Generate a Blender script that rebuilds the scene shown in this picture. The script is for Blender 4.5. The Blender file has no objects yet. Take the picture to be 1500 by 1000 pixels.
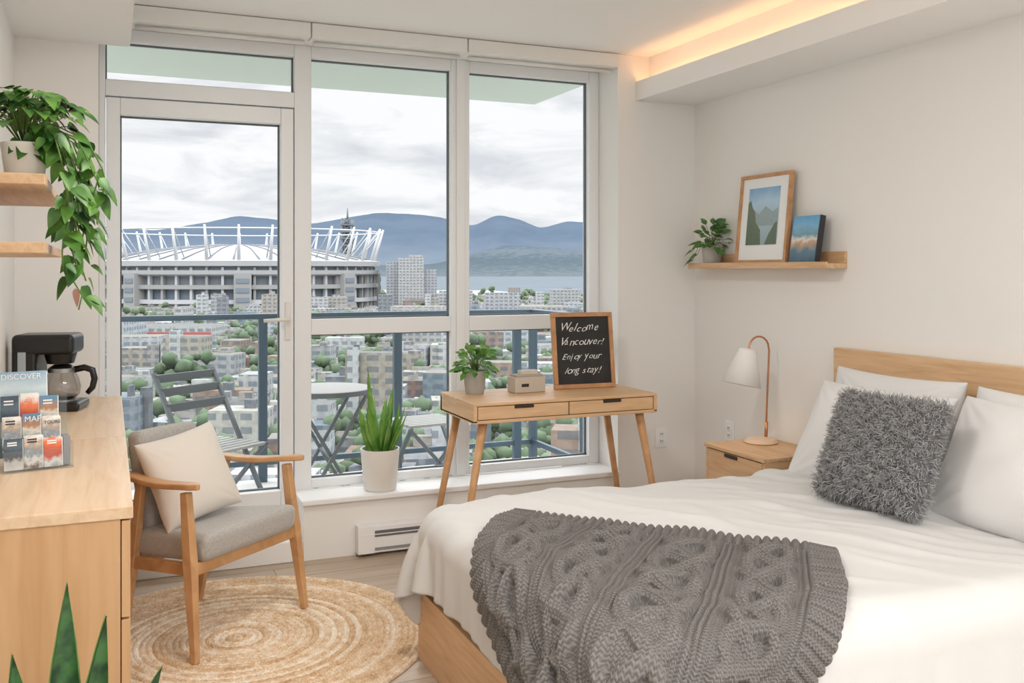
import bpy, bmesh, math, random
import numpy as np
from mathutils import Vector, Matrix, Euler
from mathutils.bvhtree import BVHTree
random.seed(7); np.random.seed(7)
scene = bpy.context.scene
TH = math.radians(23.1); ST, CT = math.sin(TH), math.cos(TH)
PI = math.pi

# ------------------------------------------------------------------ materials
def s2l(c):
    return tuple(((x/255)/12.92 if x/255 <= .04045 else ((x/255+.055)/1.055)**2.4) for x in c)
def l2s(c):
    return tuple(255*(12.92*x if x <= .0031308 else 1.055*x**(1/2.4)-.055) for x in c)
def od(c, k=.42):   # outdoor albedo, scaled down to offset the boosted sky brightness
    return l2s([x*k for x in s2l(c)])
def newmat(name):
    m = bpy.data.materials.new(name); m.use_nodes = True
    nt = m.node_tree; p = nt.nodes['Principled BSDF']
    return m, nt, p
def N(nt, t, **kw):
    n = nt.nodes.new(t)
    for k, v in kw.items(): setattr(n, k, v)
    return n
def ramp(nt, stops):
    r = N(nt, 'ShaderNodeValToRGB'); e = r.color_ramp.elements
    while len(e) < len(stops): e.new(.5)
    for i, (p, c) in enumerate(stops):
        e[i].position = p; e[i].color = (*c, 1)
    return r
def mk(name, col, rough=.5, metal=0, bump=0, bscale=60, var=0, vscale=4, emit=0, ecol=None, sheen=0, coord='Object', spec=None):
    m, nt, p = newmat(name); c = s2l(col)
    p.inputs['Base Color'].default_value = (*c, 1)
    p.inputs['Roughness'].default_value = rough; p.inputs['Metallic'].default_value = metal
    if spec is not None: p.inputs['Specular IOR Level'].default_value = spec
    if sheen: p.inputs['Sheen Weight'].default_value = sheen
    tc = N(nt, 'ShaderNodeTexCoord')
    if var:
        n = N(nt, 'ShaderNodeTexNoise'); n.inputs['Scale'].default_value = vscale; n.inputs['Detail'].default_value = 5
        nt.links.new(tc.outputs[coord], n.inputs['Vector'])
        r = ramp(nt, [(.3, tuple(x*(1-var) for x in c)), (.7, tuple(min(1, x*(1+var)) for x in c))])
        nt.links.new(n.outputs['Fac'], r.inputs['Fac']); nt.links.new(r.outputs['Color'], p.inputs['Base Color'])
    if bump:
        n = N(nt, 'ShaderNodeTexNoise'); n.inputs['Scale'].default_value = bscale; n.inputs['Detail'].default_value = 4
        nt.links.new(tc.outputs[coord], n.inputs['Vector'])
        b = N(nt, 'ShaderNodeBump'); b.inputs['Strength'].default_value = bump; b.inputs['Distance'].default_value = .01
        nt.links.new(n.outputs['Fac'], b.inputs['Height']); nt.links.new(b.outputs['Normal'], p.inputs['Normal'])
    if emit:
        p.inputs['Emission Color'].default_value = (*s2l(ecol or col), 1); p.inputs['Emission Strength'].default_value = emit
    return m
def wood(name, light, dark, sc=(1, 12, 12), rough=.45, scale=3):
    m, nt, p = newmat(name); tc = N(nt, 'ShaderNodeTexCoord'); mp = N(nt, 'ShaderNodeMapping')
    mp.inputs['Scale'].default_value = sc
    nt.links.new(tc.outputs['Object'], mp.inputs['Vector'])
    n = N(nt, 'ShaderNodeTexNoise'); n.inputs['Scale'].default_value = scale; n.inputs['Detail'].default_value = 6; n.inputs['Distortion'].default_value = .6
    nt.links.new(mp.outputs[0], n.inputs['Vector'])
    r = ramp(nt, [(.3, s2l(dark)), (.5, s2l([(a*.6+b*.4) for a, b in zip(light, dark)])), (.68, s2l(light))])
    nt.links.new(n.outputs['Fac'], r.inputs['Fac']); nt.links.new(r.outputs['Color'], p.inputs['Base Color'])
    b = N(nt, 'ShaderNodeBump'); b.inputs['Strength'].default_value = .08; b.inputs['Distance'].default_value = .004
    nt.links.new(n.outputs['Fac'], b.inputs['Height']); nt.links.new(b.outputs['Normal'], p.inputs['Normal'])
    p.inputs['Roughness'].default_value = rough
    return m
def glassmat(name, tint=(1, 1, 1), gl=.05):
    m = bpy.data.materials.new(name); m.use_nodes = True; nt = m.node_tree; nt.nodes.clear()
    o = N(nt, 'ShaderNodeOutputMaterial'); mx = N(nt, 'ShaderNodeMixShader'); t = N(nt, 'ShaderNodeBsdfTransparent'); g = N(nt, 'ShaderNodeBsdfGlossy')
    t.inputs[0].default_value = (*tint, 1); g.inputs['Roughness'].default_value = .03; mx.inputs[0].default_value = gl
    nt.links.new(t.outputs[0], mx.inputs[1]); nt.links.new(g.outputs[0], mx.inputs[2]); nt.links.new(mx.outputs[0], o.inputs[0])
    return m

M_wall = mk('wall_paint', (240, 238, 235), .9, bump=.02, bscale=200)
M_ceil = mk('ceiling_paint', (244, 244, 243), .9)
M_trim = mk('white_trim', (243, 243, 243), .4)
M_frame = mk('window_frame_white', (238, 240, 242), .35)
M_gask = mk('dark_gasket', (92, 98, 103), .5)
M_house = mk('blind_housing', (234, 234, 232), .45)
M_oak = wood('oak_light', (226, 190, 150), (205, 163, 120), (1.2, 14, 14))
M_oakY = wood('oak_grain_y', (226, 190, 150), (203, 162, 120), (14, 1.2, 14))
M_chairwood = wood('chair_beech', (212, 166, 120), (190, 142, 96), (6, 6, 6), scale=2)
M_glass = glassmat('window_glass', (1, 1, 1), .001)
M_rglass = glassmat('railing_glass', (.95, .97, .97), .02)
M_rail = mk('railing_metal', (78, 94, 106), .45, .3)
M_white = mk('white_ceramic', (232, 228, 222), .45)
M_greypot = mk('concrete_pot', (176, 172, 166), .8, bump=.1, var=.06, vscale=20)
M_soil = mk('soil', (60, 48, 38), 1, bump=.5, bscale=80)
M_black = mk('black_plastic', (28, 27, 27), .3)
M_steel = mk('steel', (170, 170, 170), .3, .9)
M_copper = mk('copper', (196, 140, 98), .3, .7)

def leafmat(name, a, b, sc=15):
    m = mk(name, a, .45, var=0); nt = m.node_tree; p = nt.nodes['Principled BSDF']
    tc = N(nt, 'ShaderNodeTexCoord'); n = N(nt, 'ShaderNodeTexNoise'); n.inputs['Scale'].default_value = sc
    nt.links.new(tc.outputs['Object'], n.inputs['Vector'])
    r = ramp(nt, [(.35, s2l(a)), (.65, s2l(b))]); nt.links.new(n.outputs['Fac'], r.inputs['Fac']); nt.links.new(r.outputs['Color'], p.inputs['Base Color'])
    return m
M_leaf = leafmat('pothos_leaf', (46, 92, 36), (100, 150, 58), 14)
M_leaf2 = leafmat('herb_leaf', (60, 112, 44), (120, 165, 75), 25)
M_snake = leafmat('snake_leaf', (84, 140, 52), (140, 185, 90), 12)
M_snaked = leafmat('snake_leaf_dark', (24, 60, 33), (64, 108, 56), 28)
M_edge = leafmat('snake_leaf_edge', (110, 150, 80), (150, 180, 104), 20)
M_stem = mk('plant_stem', (100, 130, 60), .6)

# ------------------------------------------------------------------ mesh helpers
def grp(name, loc=(0, 0, 0), rz=0, rot=None, parent=None):
    e = bpy.data.objects.new(name, None); e.empty_display_size = .1
    scene.collection.objects.link(e); e.location = loc
    e.rotation_euler = rot if rot else (0, 0, rz)
    if parent: e.parent = parent
    return e
def mesh(name, v, f, mat, parent=None, smooth=False, loc=None):
    me = bpy.data.meshes.new(name)
    if isinstance(v, np.ndarray): v = v.reshape(-1, 3).tolist()
    if isinstance(f, np.ndarray): f = f.tolist()
    me.from_pydata(v, [], f); me.update()
    o = bpy.data.objects.new(name, me); scene.collection.objects.link(o)
    if mat: me.materials.append(mat)
    if smooth: me.polygons.foreach_set('use_smooth', [True]*len(me.polygons))
    if parent: o.parent = parent
    if loc: o.location = loc
    return o
CF = [(0, 3, 2, 1), (4, 5, 6, 7), (0, 1, 5, 4), (1, 2, 6, 5), (2, 3, 7, 6), (3, 0, 4, 7)]
def bev(o, w, seg=3):
    b = o.modifiers.new('bevel', 'BEVEL'); b.width = w; b.segments = seg; b.limit_method = 'ANGLE'
    o.data.polygons.foreach_set('use_smooth', [True]*len(o.data.polygons))
    wn = o.modifiers.new('wn', 'WEIGHTED_NORMAL'); wn.keep_sharp = True
def box(name, x0, x1, y0, y1, z0, z1, mat, parent=None, bevel=0, seg=2, rot=None):
    cx, cy, cz = (x0+x1)/2, (y0+y1)/2, (z0+z1)/2; a, b, c = (x1-x0)/2, (y1-y0)/2, (z1-z0)/2
    v = [(-a, -b, -c), (a, -b, -c), (a, b, -c), (-a, b, -c), (-a, -b, c), (a, -b, c), (a, b, c), (-a, b, c)]
    o = mesh(name, v, CF, mat, parent, loc=(cx, cy, cz))
    if rot: o.rotation_euler = rot
    if bevel: bev(o, bevel, seg)
    return o
def hexa(name, vs, mat, parent=None, bevel=0, seg=3):
    o = mesh(name, vs, CF, mat, parent)
    if bevel: bev(o, bevel, seg)
    return o
def tube(name, pts, r, mat, parent=None, seg=10, sx=1, sy=1, up=None):
    pts = [Vector(p) for p in pts]; n = len(pts)
    rs = r if isinstance(r, (list, tuple)) else [r]*n
    if len(rs) == 2 and n > 2: rs = [rs[0]+(rs[1]-rs[0])*i/(n-1) for i in range(n)]
    V = []; F = []
    T = [(pts[min(i+1, n-1)]-pts[max(i-1, 0)]).normalized() for i in range(n)]
    u = Vector(up) if up else (Vector((0, 0, 1)) if abs(T[0].z) < .9 else Vector((1, 0, 0)))
    a = (u - T[0]*u.dot(T[0])).normalized()
    for i in range(n):
        a = (a - T[i]*a.dot(T[i])).normalized(); b = T[i].cross(a)
        for k in range(seg):
            t = 2*PI*k/seg; V.append(pts[i]+a*(math.cos(t)*rs[i]*sx)+b*(math.sin(t)*rs[i]*sy))
    for i in range(n-1):
        for k in range(seg):
            F.append((i*seg+k, i*seg+(k+1) % seg, (i+1)*seg+(k+1) % seg, (i+1)*seg+k))
    F.append(tuple(range(seg))[::-1]); F.append(tuple(range((n-1)*seg, n*seg)))
    return mesh(name, [tuple(p) for p in V], F, mat, parent, True)
def bar(name, p1, p2, w1, h1, mat, parent=None, w2=None, h2=None, side=(0, 1, 0), bevel=.004):
    p1, p2 = Vector(p1), Vector(p2); w2 = w2 or w1; h2 = h2 or h1
    T = (p2-p1).normalized(); s = Vector(side); s = (s-T*s.dot(T)).normalized(); n = T.cross(s)
    v = []
    for p, w, h in ((p1, w1, h1), (p2, w2, h2)):
        for a, b in ((-1, -1), (1, -1), (1, 1), (-1, 1)):
            v.append(tuple(p+s*(a*w/2)+n*(b*h/2)))
    return hexa(name, v, mat, parent, bevel, 3)
def lathe(name, prof, mat, parent=None, seg=48, loc=None, smooth=True):
    V = []; F = []; n = len(prof)
    for i in range(seg):
        t = 2*PI*i/seg
        for r, z in prof: V.append((r*math.cos(t), r*math.sin(t), z))
    for i in range(seg):
        j = (i+1) % seg
        for k in range(n-1): F.append((i*n+k, j*n+k, j*n+k+1, i*n+k+1))
    o = mesh(name, V, F, mat, parent, smooth, loc)
    if smooth:
        es = o.modifiers.new('es', 'EDGE_SPLIT'); es.split_angle = math.radians(40)
    return o
class Acc:
    def __init__(s): s.v = []; s.f = []
    def add(s, v, f):
        k = len(s.v); s.v += [tuple(x) for x in v]; s.f += [tuple(i+k for i in q) for q in f]
def leaf(acc, o, d, n, L, W, droop=.3, kind='heart', fold=.25, seg=7):
    o = Vector(o); d = Vector(d).normalized(); n = Vector(n); n = (n-d*n.dot(d))
    n = n.normalized() if n.length > 1e-4 else Vector((1, 0, 0)); s = d.cross(n)
    V = []; F = []
    for i in range(seg+1):
        t = i/seg
        if kind == 'heart': w = max(.02, math.sin(PI*min(1, t**.6))**.85 if t < 1 else .02)
        elif kind == 'oval': w = max(.03, math.sin(PI*min(1, .06+t*.93)))
        else: w = (.45+.75*math.sin(PI*min(.9, t*.75+.05)))*(1-t**3.2)*.85+.01
        p = o+d*(L*t)+Vector((0, 0, -1))*(droop*L*t*t); w *= W/2
        V += [p+s*w+n*(fold*w), p, p-s*w+n*(fold*w)]
    for i in range(seg):
        a = i*3; F += [(a, a+1, a+4, a+3), (a+1, a+2, a+5, a+4)]
    acc.add(V, F)
def cushion_np(w, h, t, n=40, pinch=.07, power=.5, wr=.006, seed=0):
    rs = np.random.RandomState(seed)
    u = np.linspace(-1, 1, n); U, Vv = np.meshgrid(u, u, indexing='ij')
    X = U*w/2*(1-pinch*(1-Vv**2)); Z = Vv*h/2*(1-pinch*(1-U**2))
    prof = np.clip((1-U**4)*(1-Vv**4), 0, 1)**power*(.75+.25*(1-U**2)*(1-Vv**2))
    wn = np.zeros_like(U)
    for k in range(10):
        a = rs.uniform(0, 2*PI); fq = rs.uniform(3, 9); wn += np.sin(fq*(U*math.cos(a)+Vv*math.sin(a))+rs.uniform(0, 6)+1.5*np.sin(3*U*math.sin(a)+2*Vv))/10**.5
    ang = np.arctan2(np.abs(Vv)-1.0, np.abs(U)-1.0); cr = np.sin(ang*18+rs.uniform(0, 6))*np.exp(-3.0*((1-np.abs(U))**2+(1-np.abs(Vv))**2))
    Yt = t/2*prof+(wr*wn+wr*.8*cr)*prof
    top = np.stack([X, -Yt, Z], -1); bot = np.stack([X, Yt-2*wr*wn*prof*.3, Z], -1)
    return top, bot
def gridfaces(n, m, off=0, flip=False):
    i = np.arange(n*m).reshape(n, m)+off
    q = np.stack([i[:-1, :-1], i[1:, :-1], i[1:, 1:], i[:-1, 1:]], -1).reshape(-1, 4)
    return q[:, ::-1] if flip else q
def cushion(name, w, h, t, mat, parent=None, loc=(0, 0, 0), rot=(0, 0, 0), n=44, **kw):
    a, b = cushion_np(w, h, t, n, **kw)
    V = np.concatenate([a.reshape(-1, 3), b.reshape(-1, 3)]); F = np.concatenate([gridfaces(n, n), gridfaces(n, n, n*n, True)])
    o = mesh(name, V, F, mat, parent, True, loc); o.rotation_euler = rot
    w_ = o.modifiers.new('weld', 'WELD'); w_.merge_threshold = .0005
    s = o.modifiers.new('sub', 'SUBSURF'); s.levels = 1; s.render_levels = 1
    return o

# ------------------------------------------------------------------ ROOM SHELL
XL, XR, YW, ZC, YB = -.37, 3.09, 4.58, 2.59, -.7
m, nt, p = newmat('floor_planks'); tc = N(nt, 'ShaderNodeTexCoord')
br = N(nt, 'ShaderNodeTexBrick'); br.inputs['Scale'].default_value = 1; br.inputs['Brick Width'].default_value = 1.3; br.inputs['Row Height'].default_value = .14
br.inputs['Mortar Size'].default_value = .0018; br.inputs['Color1'].default_value = (*s2l((196, 178, 157)), 1); br.inputs['Color2'].default_value = (*s2l((174, 155, 134)), 1); br.inputs['Mortar'].default_value = (*s2l((112, 96, 80)), 1)
mp = N(nt, 'ShaderNodeMapping'); mp.inputs['Scale'].default_value = (1, 14, 1); ns = N(nt, 'ShaderNodeTexNoise'); ns.inputs['Scale'].default_value = 3; ns.inputs['Detail'].default_value = 8
mx = N(nt, 'ShaderNodeMixRGB', blend_type='MULTIPLY'); mx.inputs[0].default_value = .6; rr = ramp(nt, [(.3, (.68, .65, .62)), (.7, (1, 1, 1))])
nt.links.new(tc.outputs['Object'], br.inputs['Vector']); nt.links.new(tc.outputs['Object'], mp.inputs['Vector']); nt.links.new(mp.outputs[0], ns.inputs['Vector'])
nt.links.new(ns.outputs['Fac'], rr.inputs['Fac']); nt.links.new(br.outputs['Color'], mx.inputs[1]); nt.links.new(rr.outputs[0], mx.inputs[2]); nt.links.new(mx.outputs[0], p.inputs['Base Color'])
p.inputs['Roughness'].default_value = .4; M_floor = m
box('floor', XL-.15, XR+.15, YB, 4.95, -.2, 0, M_floor)
box('ceiling', XL-.15, XR+.15, YB, 4.95, ZC, ZC+.2, M_ceil)
box('wall_left', XL-.15, XL, YB, 4.95, 0, ZC, M_wall)
box('wall_right', XR, XR+.15, YB, 4.95, 0, ZC, M_wall)
gw = grp('wall_window', (0, 0, 0))
box('pier_left', XL, -.04, YW, 4.95, 0, ZC, M_wall, gw)
box('pier_right', 2.59, XR, YW, 4.95, 0, ZC, M_wall, gw)
box('low_wall', .865, 2.59, YW, 4.90, 0, .27, M_wall, gw)
box('door_curb', -.04, .865, YW, 4.90, 0, .10, M_trim, gw, .006)
box('head', -.04, 2.59, 4.70, 4.95, 2.53, ZC, M_trim, gw)
box('trim_sill', .852, 2.592, 4.55, 4.80, .268, .295, M_trim, None, .006)
box('trim_soffit', XL, .09, YB, YW, 2.40, ZC, M_ceil)
gb = grp('trim_bulkhead')
box('bulkhead_base', 2.70, XR, YB, YW, 2.34, 2.40, M_ceil, gb)
box('bulkhead_lip', 2.70, 2.715, YB, YW, 2.40, 2.445, M_ceil, gb)
box('bulkhead_body', 2.79, XR, YB, YW, 2.40, ZC, M_ceil, gb)
M_led = mk('led_strip', (255, 200, 150), .5, emit=9, ecol=(255, 190, 132))
box('led_strip', 2.735, 2.75, YB+.05, YW-.02, 2.402, 2.41, M_led, gb)
box('baseboard_right', XR-.012, XR, 3.5, YW, 0, .09, M_trim, None, .003)
box('baseboard_window', 2.0, XR-.012, YW-.012, YW, 0, .09, M_trim, None, .003)

# ------------------------------------------------------------------ WINDOWS
gwin = grp('window_1')
FY0, FY1 = 4.80, 4.88
def fb(n, x0, x1, z0, z1, y0=FY0, y1=FY1, mat=M_frame, g=None): return box(n, x0, x1, y0, y1, z0, z1, mat, g or gwin, .004)
fb('jamb_l', -.04, -.012, .10, 2.53); fb('mullion_1', .86, .945, .10, 2.53); fb('mullion_2', 1.692, 1.798, .295, 2.53)
fb('mullion_face_2', 1.72, 1.77, .295, 2.53, 4.785, 4.80)
fb('jamb_r', 2.526, 2.59, .295, 2.53); fb('transom_door', -.012, .86, 2.212, 2.29)
fb('mid_1', .945, 1.692, 1.07, 1.15); fb('mid_2', 1.798, 2.526, 1.07, 1.15)
fb('bot_1', .945, 1.692, .295, .34); fb('bot_2', 1.798, 2.526, .295, .34)
fb('top_1', -.012, .86, 2.47, 2.53); fb('top_2', .945, 1.692, 2.47, 2.53); fb('top_3', 1.798, 2.526, 2.47, 2.53)
def pane(tag, x0, x1, z0, z1, g):
    box('glass_'+tag, x0-.005, x1+.005, 4.845, 4.85, z0-.005, z1+.005, M_glass, g)
    k = .007
    for i, (a, b, c, d) in enumerate(((x0, x0+k, z0, z1), (x1-k, x1, z0, z1), (x0, x1, z0, z0+k), (x0, x1, z1-k, z1))):
        box('gasket_%s_%d' % (tag, i), a, b, 4.838, 4.857, c, d, M_gask, g)
pane('a', .945, 1.692, 1.15, 2.47, gwin); pane('b', 1.798, 2.526, 1.15, 2.47, gwin)
pane('c', .945, 1.692, .34, 1.07, gwin); pane('d', 1.798, 2.526, .34, 1.07, gwin); pane('e', -.012, .86, 2.29, 2.47, gwin)
gd = grp('door_1')
fb('stile_l', -.008, .052, .12, 2.205, 4.79, 4.87, g=gd); fb('stile_r', .792, .854, .12, 2.205, 4.79, 4.87, g=gd)
fb('rail_t', .052, .792, 2.126, 2.205, 4.79, 4.87, g=gd); fb('rail_b', .052, .792, .12, .30, 4.79, 4.87, g=gd)
fb('threshold', -.012, .86, .10, .12, 4.78, 4.89, M_trim, gd)
pane('door', .052, .792, .30, 2.126, gd)
box('handle_plate', .812, .838, 4.777, 4.79, 1.05, 1.24, M_white, gd, .004)
tube('handle_lever', [(.825, 4.78, 1.155), (.825, 4.735, 1.155), (.80, 4.73, 1.155), (.70, 4.735, 1.15)], .009, M_white, gd)
gh = grp('roller_blind_housing')
for i, (a, b) in enumerate(((.092, .897), (.901, 1.70), (1.704, 2.59))):
    box('cassette_%d' % i, a, b, 4.56, 4.66, 2.515, ZC-.002, M_house, gh, .006)
    tube('hem_%d' % i, [(a+.02, 4.63, 2.502), (b-.02, 4.63, 2.502)], .011, M_house, gh)
g = grp('baseboard_heater', (1.5, YW, 0))
box('body', -.38, .42, -.06, 0, .015, .15, M_trim, g, .006)
box('slot', -.36, .40, -.063, -.058, .095, .125, mk('heater_slot', (120, 120, 122), .5, .4), g)
box('fin', -.36, .40, -.066, -.056, .106, .110, M_trim, g)
box('slot_low', -.36, .40, -.063, -.058, .028, .042, mk('heater_slot2', (150, 150, 150), .5), g)
box('cap', -.385, -.30, -.064, 0, .015, .152, M_trim, g, .004)
for (loc, rz) in (((2.864, YW, .457), 0), ((XR, 4.24, .527), -PI/2)):
    g = grp('wall_outlet', loc, rz)
    box('plate', -.036, .036, -.008, 0, -.058, .058, M_trim, g, .003)
    for s in (-.02, .02):
        box('socket', -.016, .016, -.011, -.006, s-.014, s+.014, M_frame, g, .003)
        box('slit', -.007, -.004, -.0125, -.01, s-.005, s+.006, M_gask, g); box('slit', .004, .007, -.0125, -.01, s-.005, s+.006, M_gask, g)

# ------------------------------------------------------------------ CLOTH SOLVER
def drape(P, s, collide, steps, iters=8, bend=.2, damp=.97, shear=.5, grav=.0022, pin=None, ptar=None):
    n, m, _ = P.shape; O = P.copy(); C = []
    for k in (0, 1):
        C.append(((slice(None), slice(k, m-1, 2)), (slice(None), slice(k+1, m, 2)), s, 1.))
        C.append(((slice(k, n-1, 2), slice(None)), (slice(k+1, n, 2), slice(None)), s, 1.))
    for i in (0, 1):
        for j in (0, 1):
            C.append(((slice(i, n-1, 2), slice(j, m-1, 2)), (slice(i+1, n, 2), slice(j+1, m, 2)), s*2**.5, shear))
            C.append(((slice(i+1, n, 2), slice(j, m-1, 2)), (slice(i, n-1, 2), slice(j+1, m, 2)), s*2**.5, shear))
    for k in range(4):
        C.append(((slice(None), slice(k, m-2, 4)), (slice(None), slice(k+2, m, 4)), 2*s, bend))
        C.append(((slice(k, n-2, 4), slice(None)), (slice(k+2, n, 4), slice(None)), 2*s, bend))
    for st in range(steps):
        V = (P-O)*damp; O = P.copy(); P = P+V; P[..., 2] -= grav
        if pin is not None: P[pin] = ptar[pin]
        for it in range(iters):
            for a, b, L, k in C:
                A = P[a]; B = P[b]; d = B-A; l = np.sqrt((d*d).sum(-1, keepdims=True))+1e-9
                c = d*(.5*k*(l-L)/l); P[a] = A+c; P[b] = B-c
            if pin is not None: P[pin] = ptar[pin]; O[pin] = ptar[pin]
            if it % 3 == 2: collide(P, O, st)
        collide(P, O, st)
    return P
def roundbox(lo, hi, r, th, fr=.5):
    lo = np.array(lo)+r; hi = np.array(hi)-r
    def f(P, O, st):
        e = np.clip(P, lo, hi); d = P-e; l = np.sqrt((d*d).sum(-1)); ins = l < 1e-9
        hit = l < r+th
        dd = np.where(ins[..., None], np.array([0, 0, 1.]), d/np.maximum(l, 1e-9)[..., None])
        e2 = e.copy(); e2[..., 2] = np.where(ins, hi[2], e[..., 2])
        Q = e2+dd*(r+th)
        P[hit] = Q[hit]; O[hit] += (P[hit]-O[hit])*fr
        z = P[..., 2]; low = z < .02; P[..., 2] = np.where(low, .02, z)
    return f
def up1(P, k):
    n = P.shape[0]; t = np.linspace(0, n-1, (n-1)*k+1); i = np.minimum(t.astype(int), n-2); f = (t-i)[:, None, None]
    g = lambda j: P[np.clip(j, 0, n-1)]
    a, b, c, d = g(i-1), g(i), g(i+1), g(i+2)
    return .5*((2*b)+(c-a)*f+(2*a-5*b+4*c-d)*f**2+(3*b-a-3*c+d)*f**3)
def up(P, k): return up1(up1(P, k).transpose(1, 0, 2), k).transpose(1, 0, 2)
def normals(P):
    a = np.gradient(P, axis=0); b = np.gradient(P, axis=1); n = np.cross(a, b); return n/(np.linalg.norm(n, axis=-1, keepdims=True)+1e-9)

# ------------------------------------------------------------------ BED
gbed = grp('bed', (0, 0, 0))
box('frame_foot', 1.03, 1.055, 1.80, 3.28, .0, .25, M_oakY, gbed, .003)
box('frame_far', 1.055, 3.04, 3.255, 3.28, 0, .25, M_oak, gbed, .003)
box('frame_near', 1.055, 3.04, 1.80, 1.825, 0, .25, M_oak, gbed, .003)
box('slats', 1.055, 3.04, 1.825, 3.255, .18, .22, M_oak, gbed)
box('headboard', 3.045, 3.085, 1.72, 3.40, .0, 1.045, M_oakY, gbed, .004)
M_sheet = mk('white_linen', (210, 209, 207), .85, bump=.05, bscale=400, sheen=.1)
M_matt = mk('mattress_white', (215, 214, 212), .9)
box('mattress', 1.06, 3.04, 1.83, 3.25, .22, .525, M_matt, gbed, .06, 5)
s = .025; nx, ny = int(2.06/s), int(2.16/s)
gx = .825+np.arange(nx)*s; gy = 1.36+np.arange(ny)*s
P = np.zeros((nx, ny, 3)); P[..., 0], P[..., 1] = np.meshgrid(gx, gy, indexing='ij'); P[..., 2] = .545
pin = (P[..., 0] > 1.15) & (P[..., 1] > 1.92) & (P[..., 1] < 3.16)
pt = P.copy(); pt[..., 2] = .542
P[..., 2] += np.random.rand(nx, ny)*.014
P[..., 0] += .006*np.sin(P[..., 1]*23)
col = roundbox((1.035, 1.80, -.3), (3.3, 3.28, .53), .07, .016, .35)
D = drape(P, s*1.022, col, 150, 10, bend=.25, pin=pin, ptar=pt)
U = up(D, 3); Nn = normals(U)
xx = U[..., 0]; yy = U[..., 1]; zz_ = U[..., 2]
h = np.zeros(xx.shape); rs = np.random.RandomState(3)
for k in range(14):
    a = rs.uniform(0, PI); fq = rs.uniform(5, 16); h += np.sin(fq*(xx*math.cos(a)+yy*math.sin(a))+rs.uniform(0, 6)+1.2*np.sin(4*yy*math.cos(a)-3*xx))*(6/fq)
h2 = np.zeros(xx.shape)
for k in range(9):
    a = rs.uniform(-.5, .5)+.6; fq = rs.uniform(18, 36); w_ = np.sin(fq*(xx*math.cos(a)+yy*math.sin(a))+2*np.sin(3*xx+5*yy+k)+rs.uniform(0, 6)); msk = np.clip(np.sin(3*xx+k*1.7)*np.sin(4*yy+k*2.3), 0, 1)
    h2 += np.maximum(w_, 0)**3*msk
fold = np.clip((xx-(2.44+.27*(3.4-yy))+.012*np.sin(9*yy))/.022, 0, 1); fold = fold*fold*(3-2*fold)
U = U+Nn*(.0048*h+.008*h2+.012+.015*fold*(zz_ > .45))[..., None]
nU, mU = U.shape[:2]
duv = mesh('duvet', U, gridfaces(nU, mU), M_sheet, gbed, True)
so = duv.modifiers.new('sol', 'SOLIDIFY'); so.thickness = .022; so.offset = -1
bvh = BVHTree.FromPolygons(U.reshape(-1, 3).tolist(), gridfaces(nU, mU).tolist())

M_pill = mk('pillow_cotton', (222, 221, 220), .85, bump=.05, bscale=300, sheen=.1)
for nm, loc, w, h_, t, lean, rz, sd in (
    ('pillow', (2.93, 2.95, .755), .70, .46, .17, .22, PI/2, 1),
    ('pillow', (2.91, 2.20, .75), .70, .46, .17, .22, PI/2, 2),
    ('pillow', (2.735, 2.87, .73), .68, .46, .19, .50, PI/2+.05, 3),
    ('pillow', (2.745, 2.17, .735), .70, .48, .20, .48, PI/2-.03, 4)):
    cushion(nm, w, h_, t, M_pill, None, loc, (lean, 0, rz), wr=.011, seed=sd)
M_fur = mk('grey_fur', (160, 158, 158), .9, var=.25, vscale=60, sheen=.4); M_furb = mk('grey_fur_base', (104, 103, 104), 1)
gf = grp('fluffy_throw_pillow', (2.49, 2.55, .768), rot=(.42, .0, math.radians(98)))
cushion('core', .43, .395, .15, M_furb, gf, wr=.002, seed=9, pinch=.03)
a, b = cushion_np(.43, .395, .15, 60, pinch=.03, wr=.002, seed=9)
NS = 25000; rs = np.random.RandomState(5)
na, nb = -normals(a), normals(b)
na *= np.sign(-na[30, 30, 1]) if na[30, 30, 1] != 0 else 1
nb *= np.sign(nb[30, 30, 1])
side = rs.rand(NS) < .68
I = rs.randint(0, 59, NS); J = rs.randint(0, 59, NS); fi = rs.rand(NS, 1); fj = rs.rand(NS, 1)
def bil(G): return (G[I, J]*(1-fi)*(1-fj)+G[I+1, J]*fi*(1-fj)+G[I, J+1]*(1-fi)*fj+G[I+1, J+1]*fi*fj)
Pt = np.where(side[:, None], bil(a), bil(b)); Nt = np.where(side[:, None], bil(na), bil(nb)); Nt /= np.linalg.norm(Nt, axis=1, keepdims=True)+1e-9
clump = np.sin(Pt[:, [0]]*95+np.sin(Pt[:, [2]]*70)*2)*np.array([[.5, 0, .3]])+np.sin(Pt[:, [2]]*88+np.sin(Pt[:, [0]]*60)*2)*np.array([[-.2, 0, .5]])
R1 = rs.normal(0, .33, (NS, 3)); D1 = Nt+R1+clump*.7; D1 /= np.linalg.norm(D1, axis=1, keepdims=True)
D2 = D1*.5+rs.normal(0, .45, (NS, 3))+clump*.7+np.array([0, 0, -.35]); D2 /= np.linalg.norm(D2, axis=1, keepdims=True)
Ls = rs.uniform(.016, .034, (NS, 1)); sd_ = np.cross(D1, rs.normal(0, 1, (NS, 3))); sd_ /= np.linalg.norm(sd_, axis=1, keepdims=True)+1e-9
wd = .0013
p1 = Pt+D1*Ls*.5; p2 = p1+D2*Ls*.35; p3 = p2+(D2+rs.normal(0, .4, (NS, 3)))*Ls*.25
VV = np.stack([Pt-sd_*wd, Pt+sd_*wd, p1-sd_*wd, p1+sd_*wd, p2-sd_*wd*.8, p2+sd_*wd*.8, p3], 1)
base = (np.arange(NS)*7)[:, None]
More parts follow.
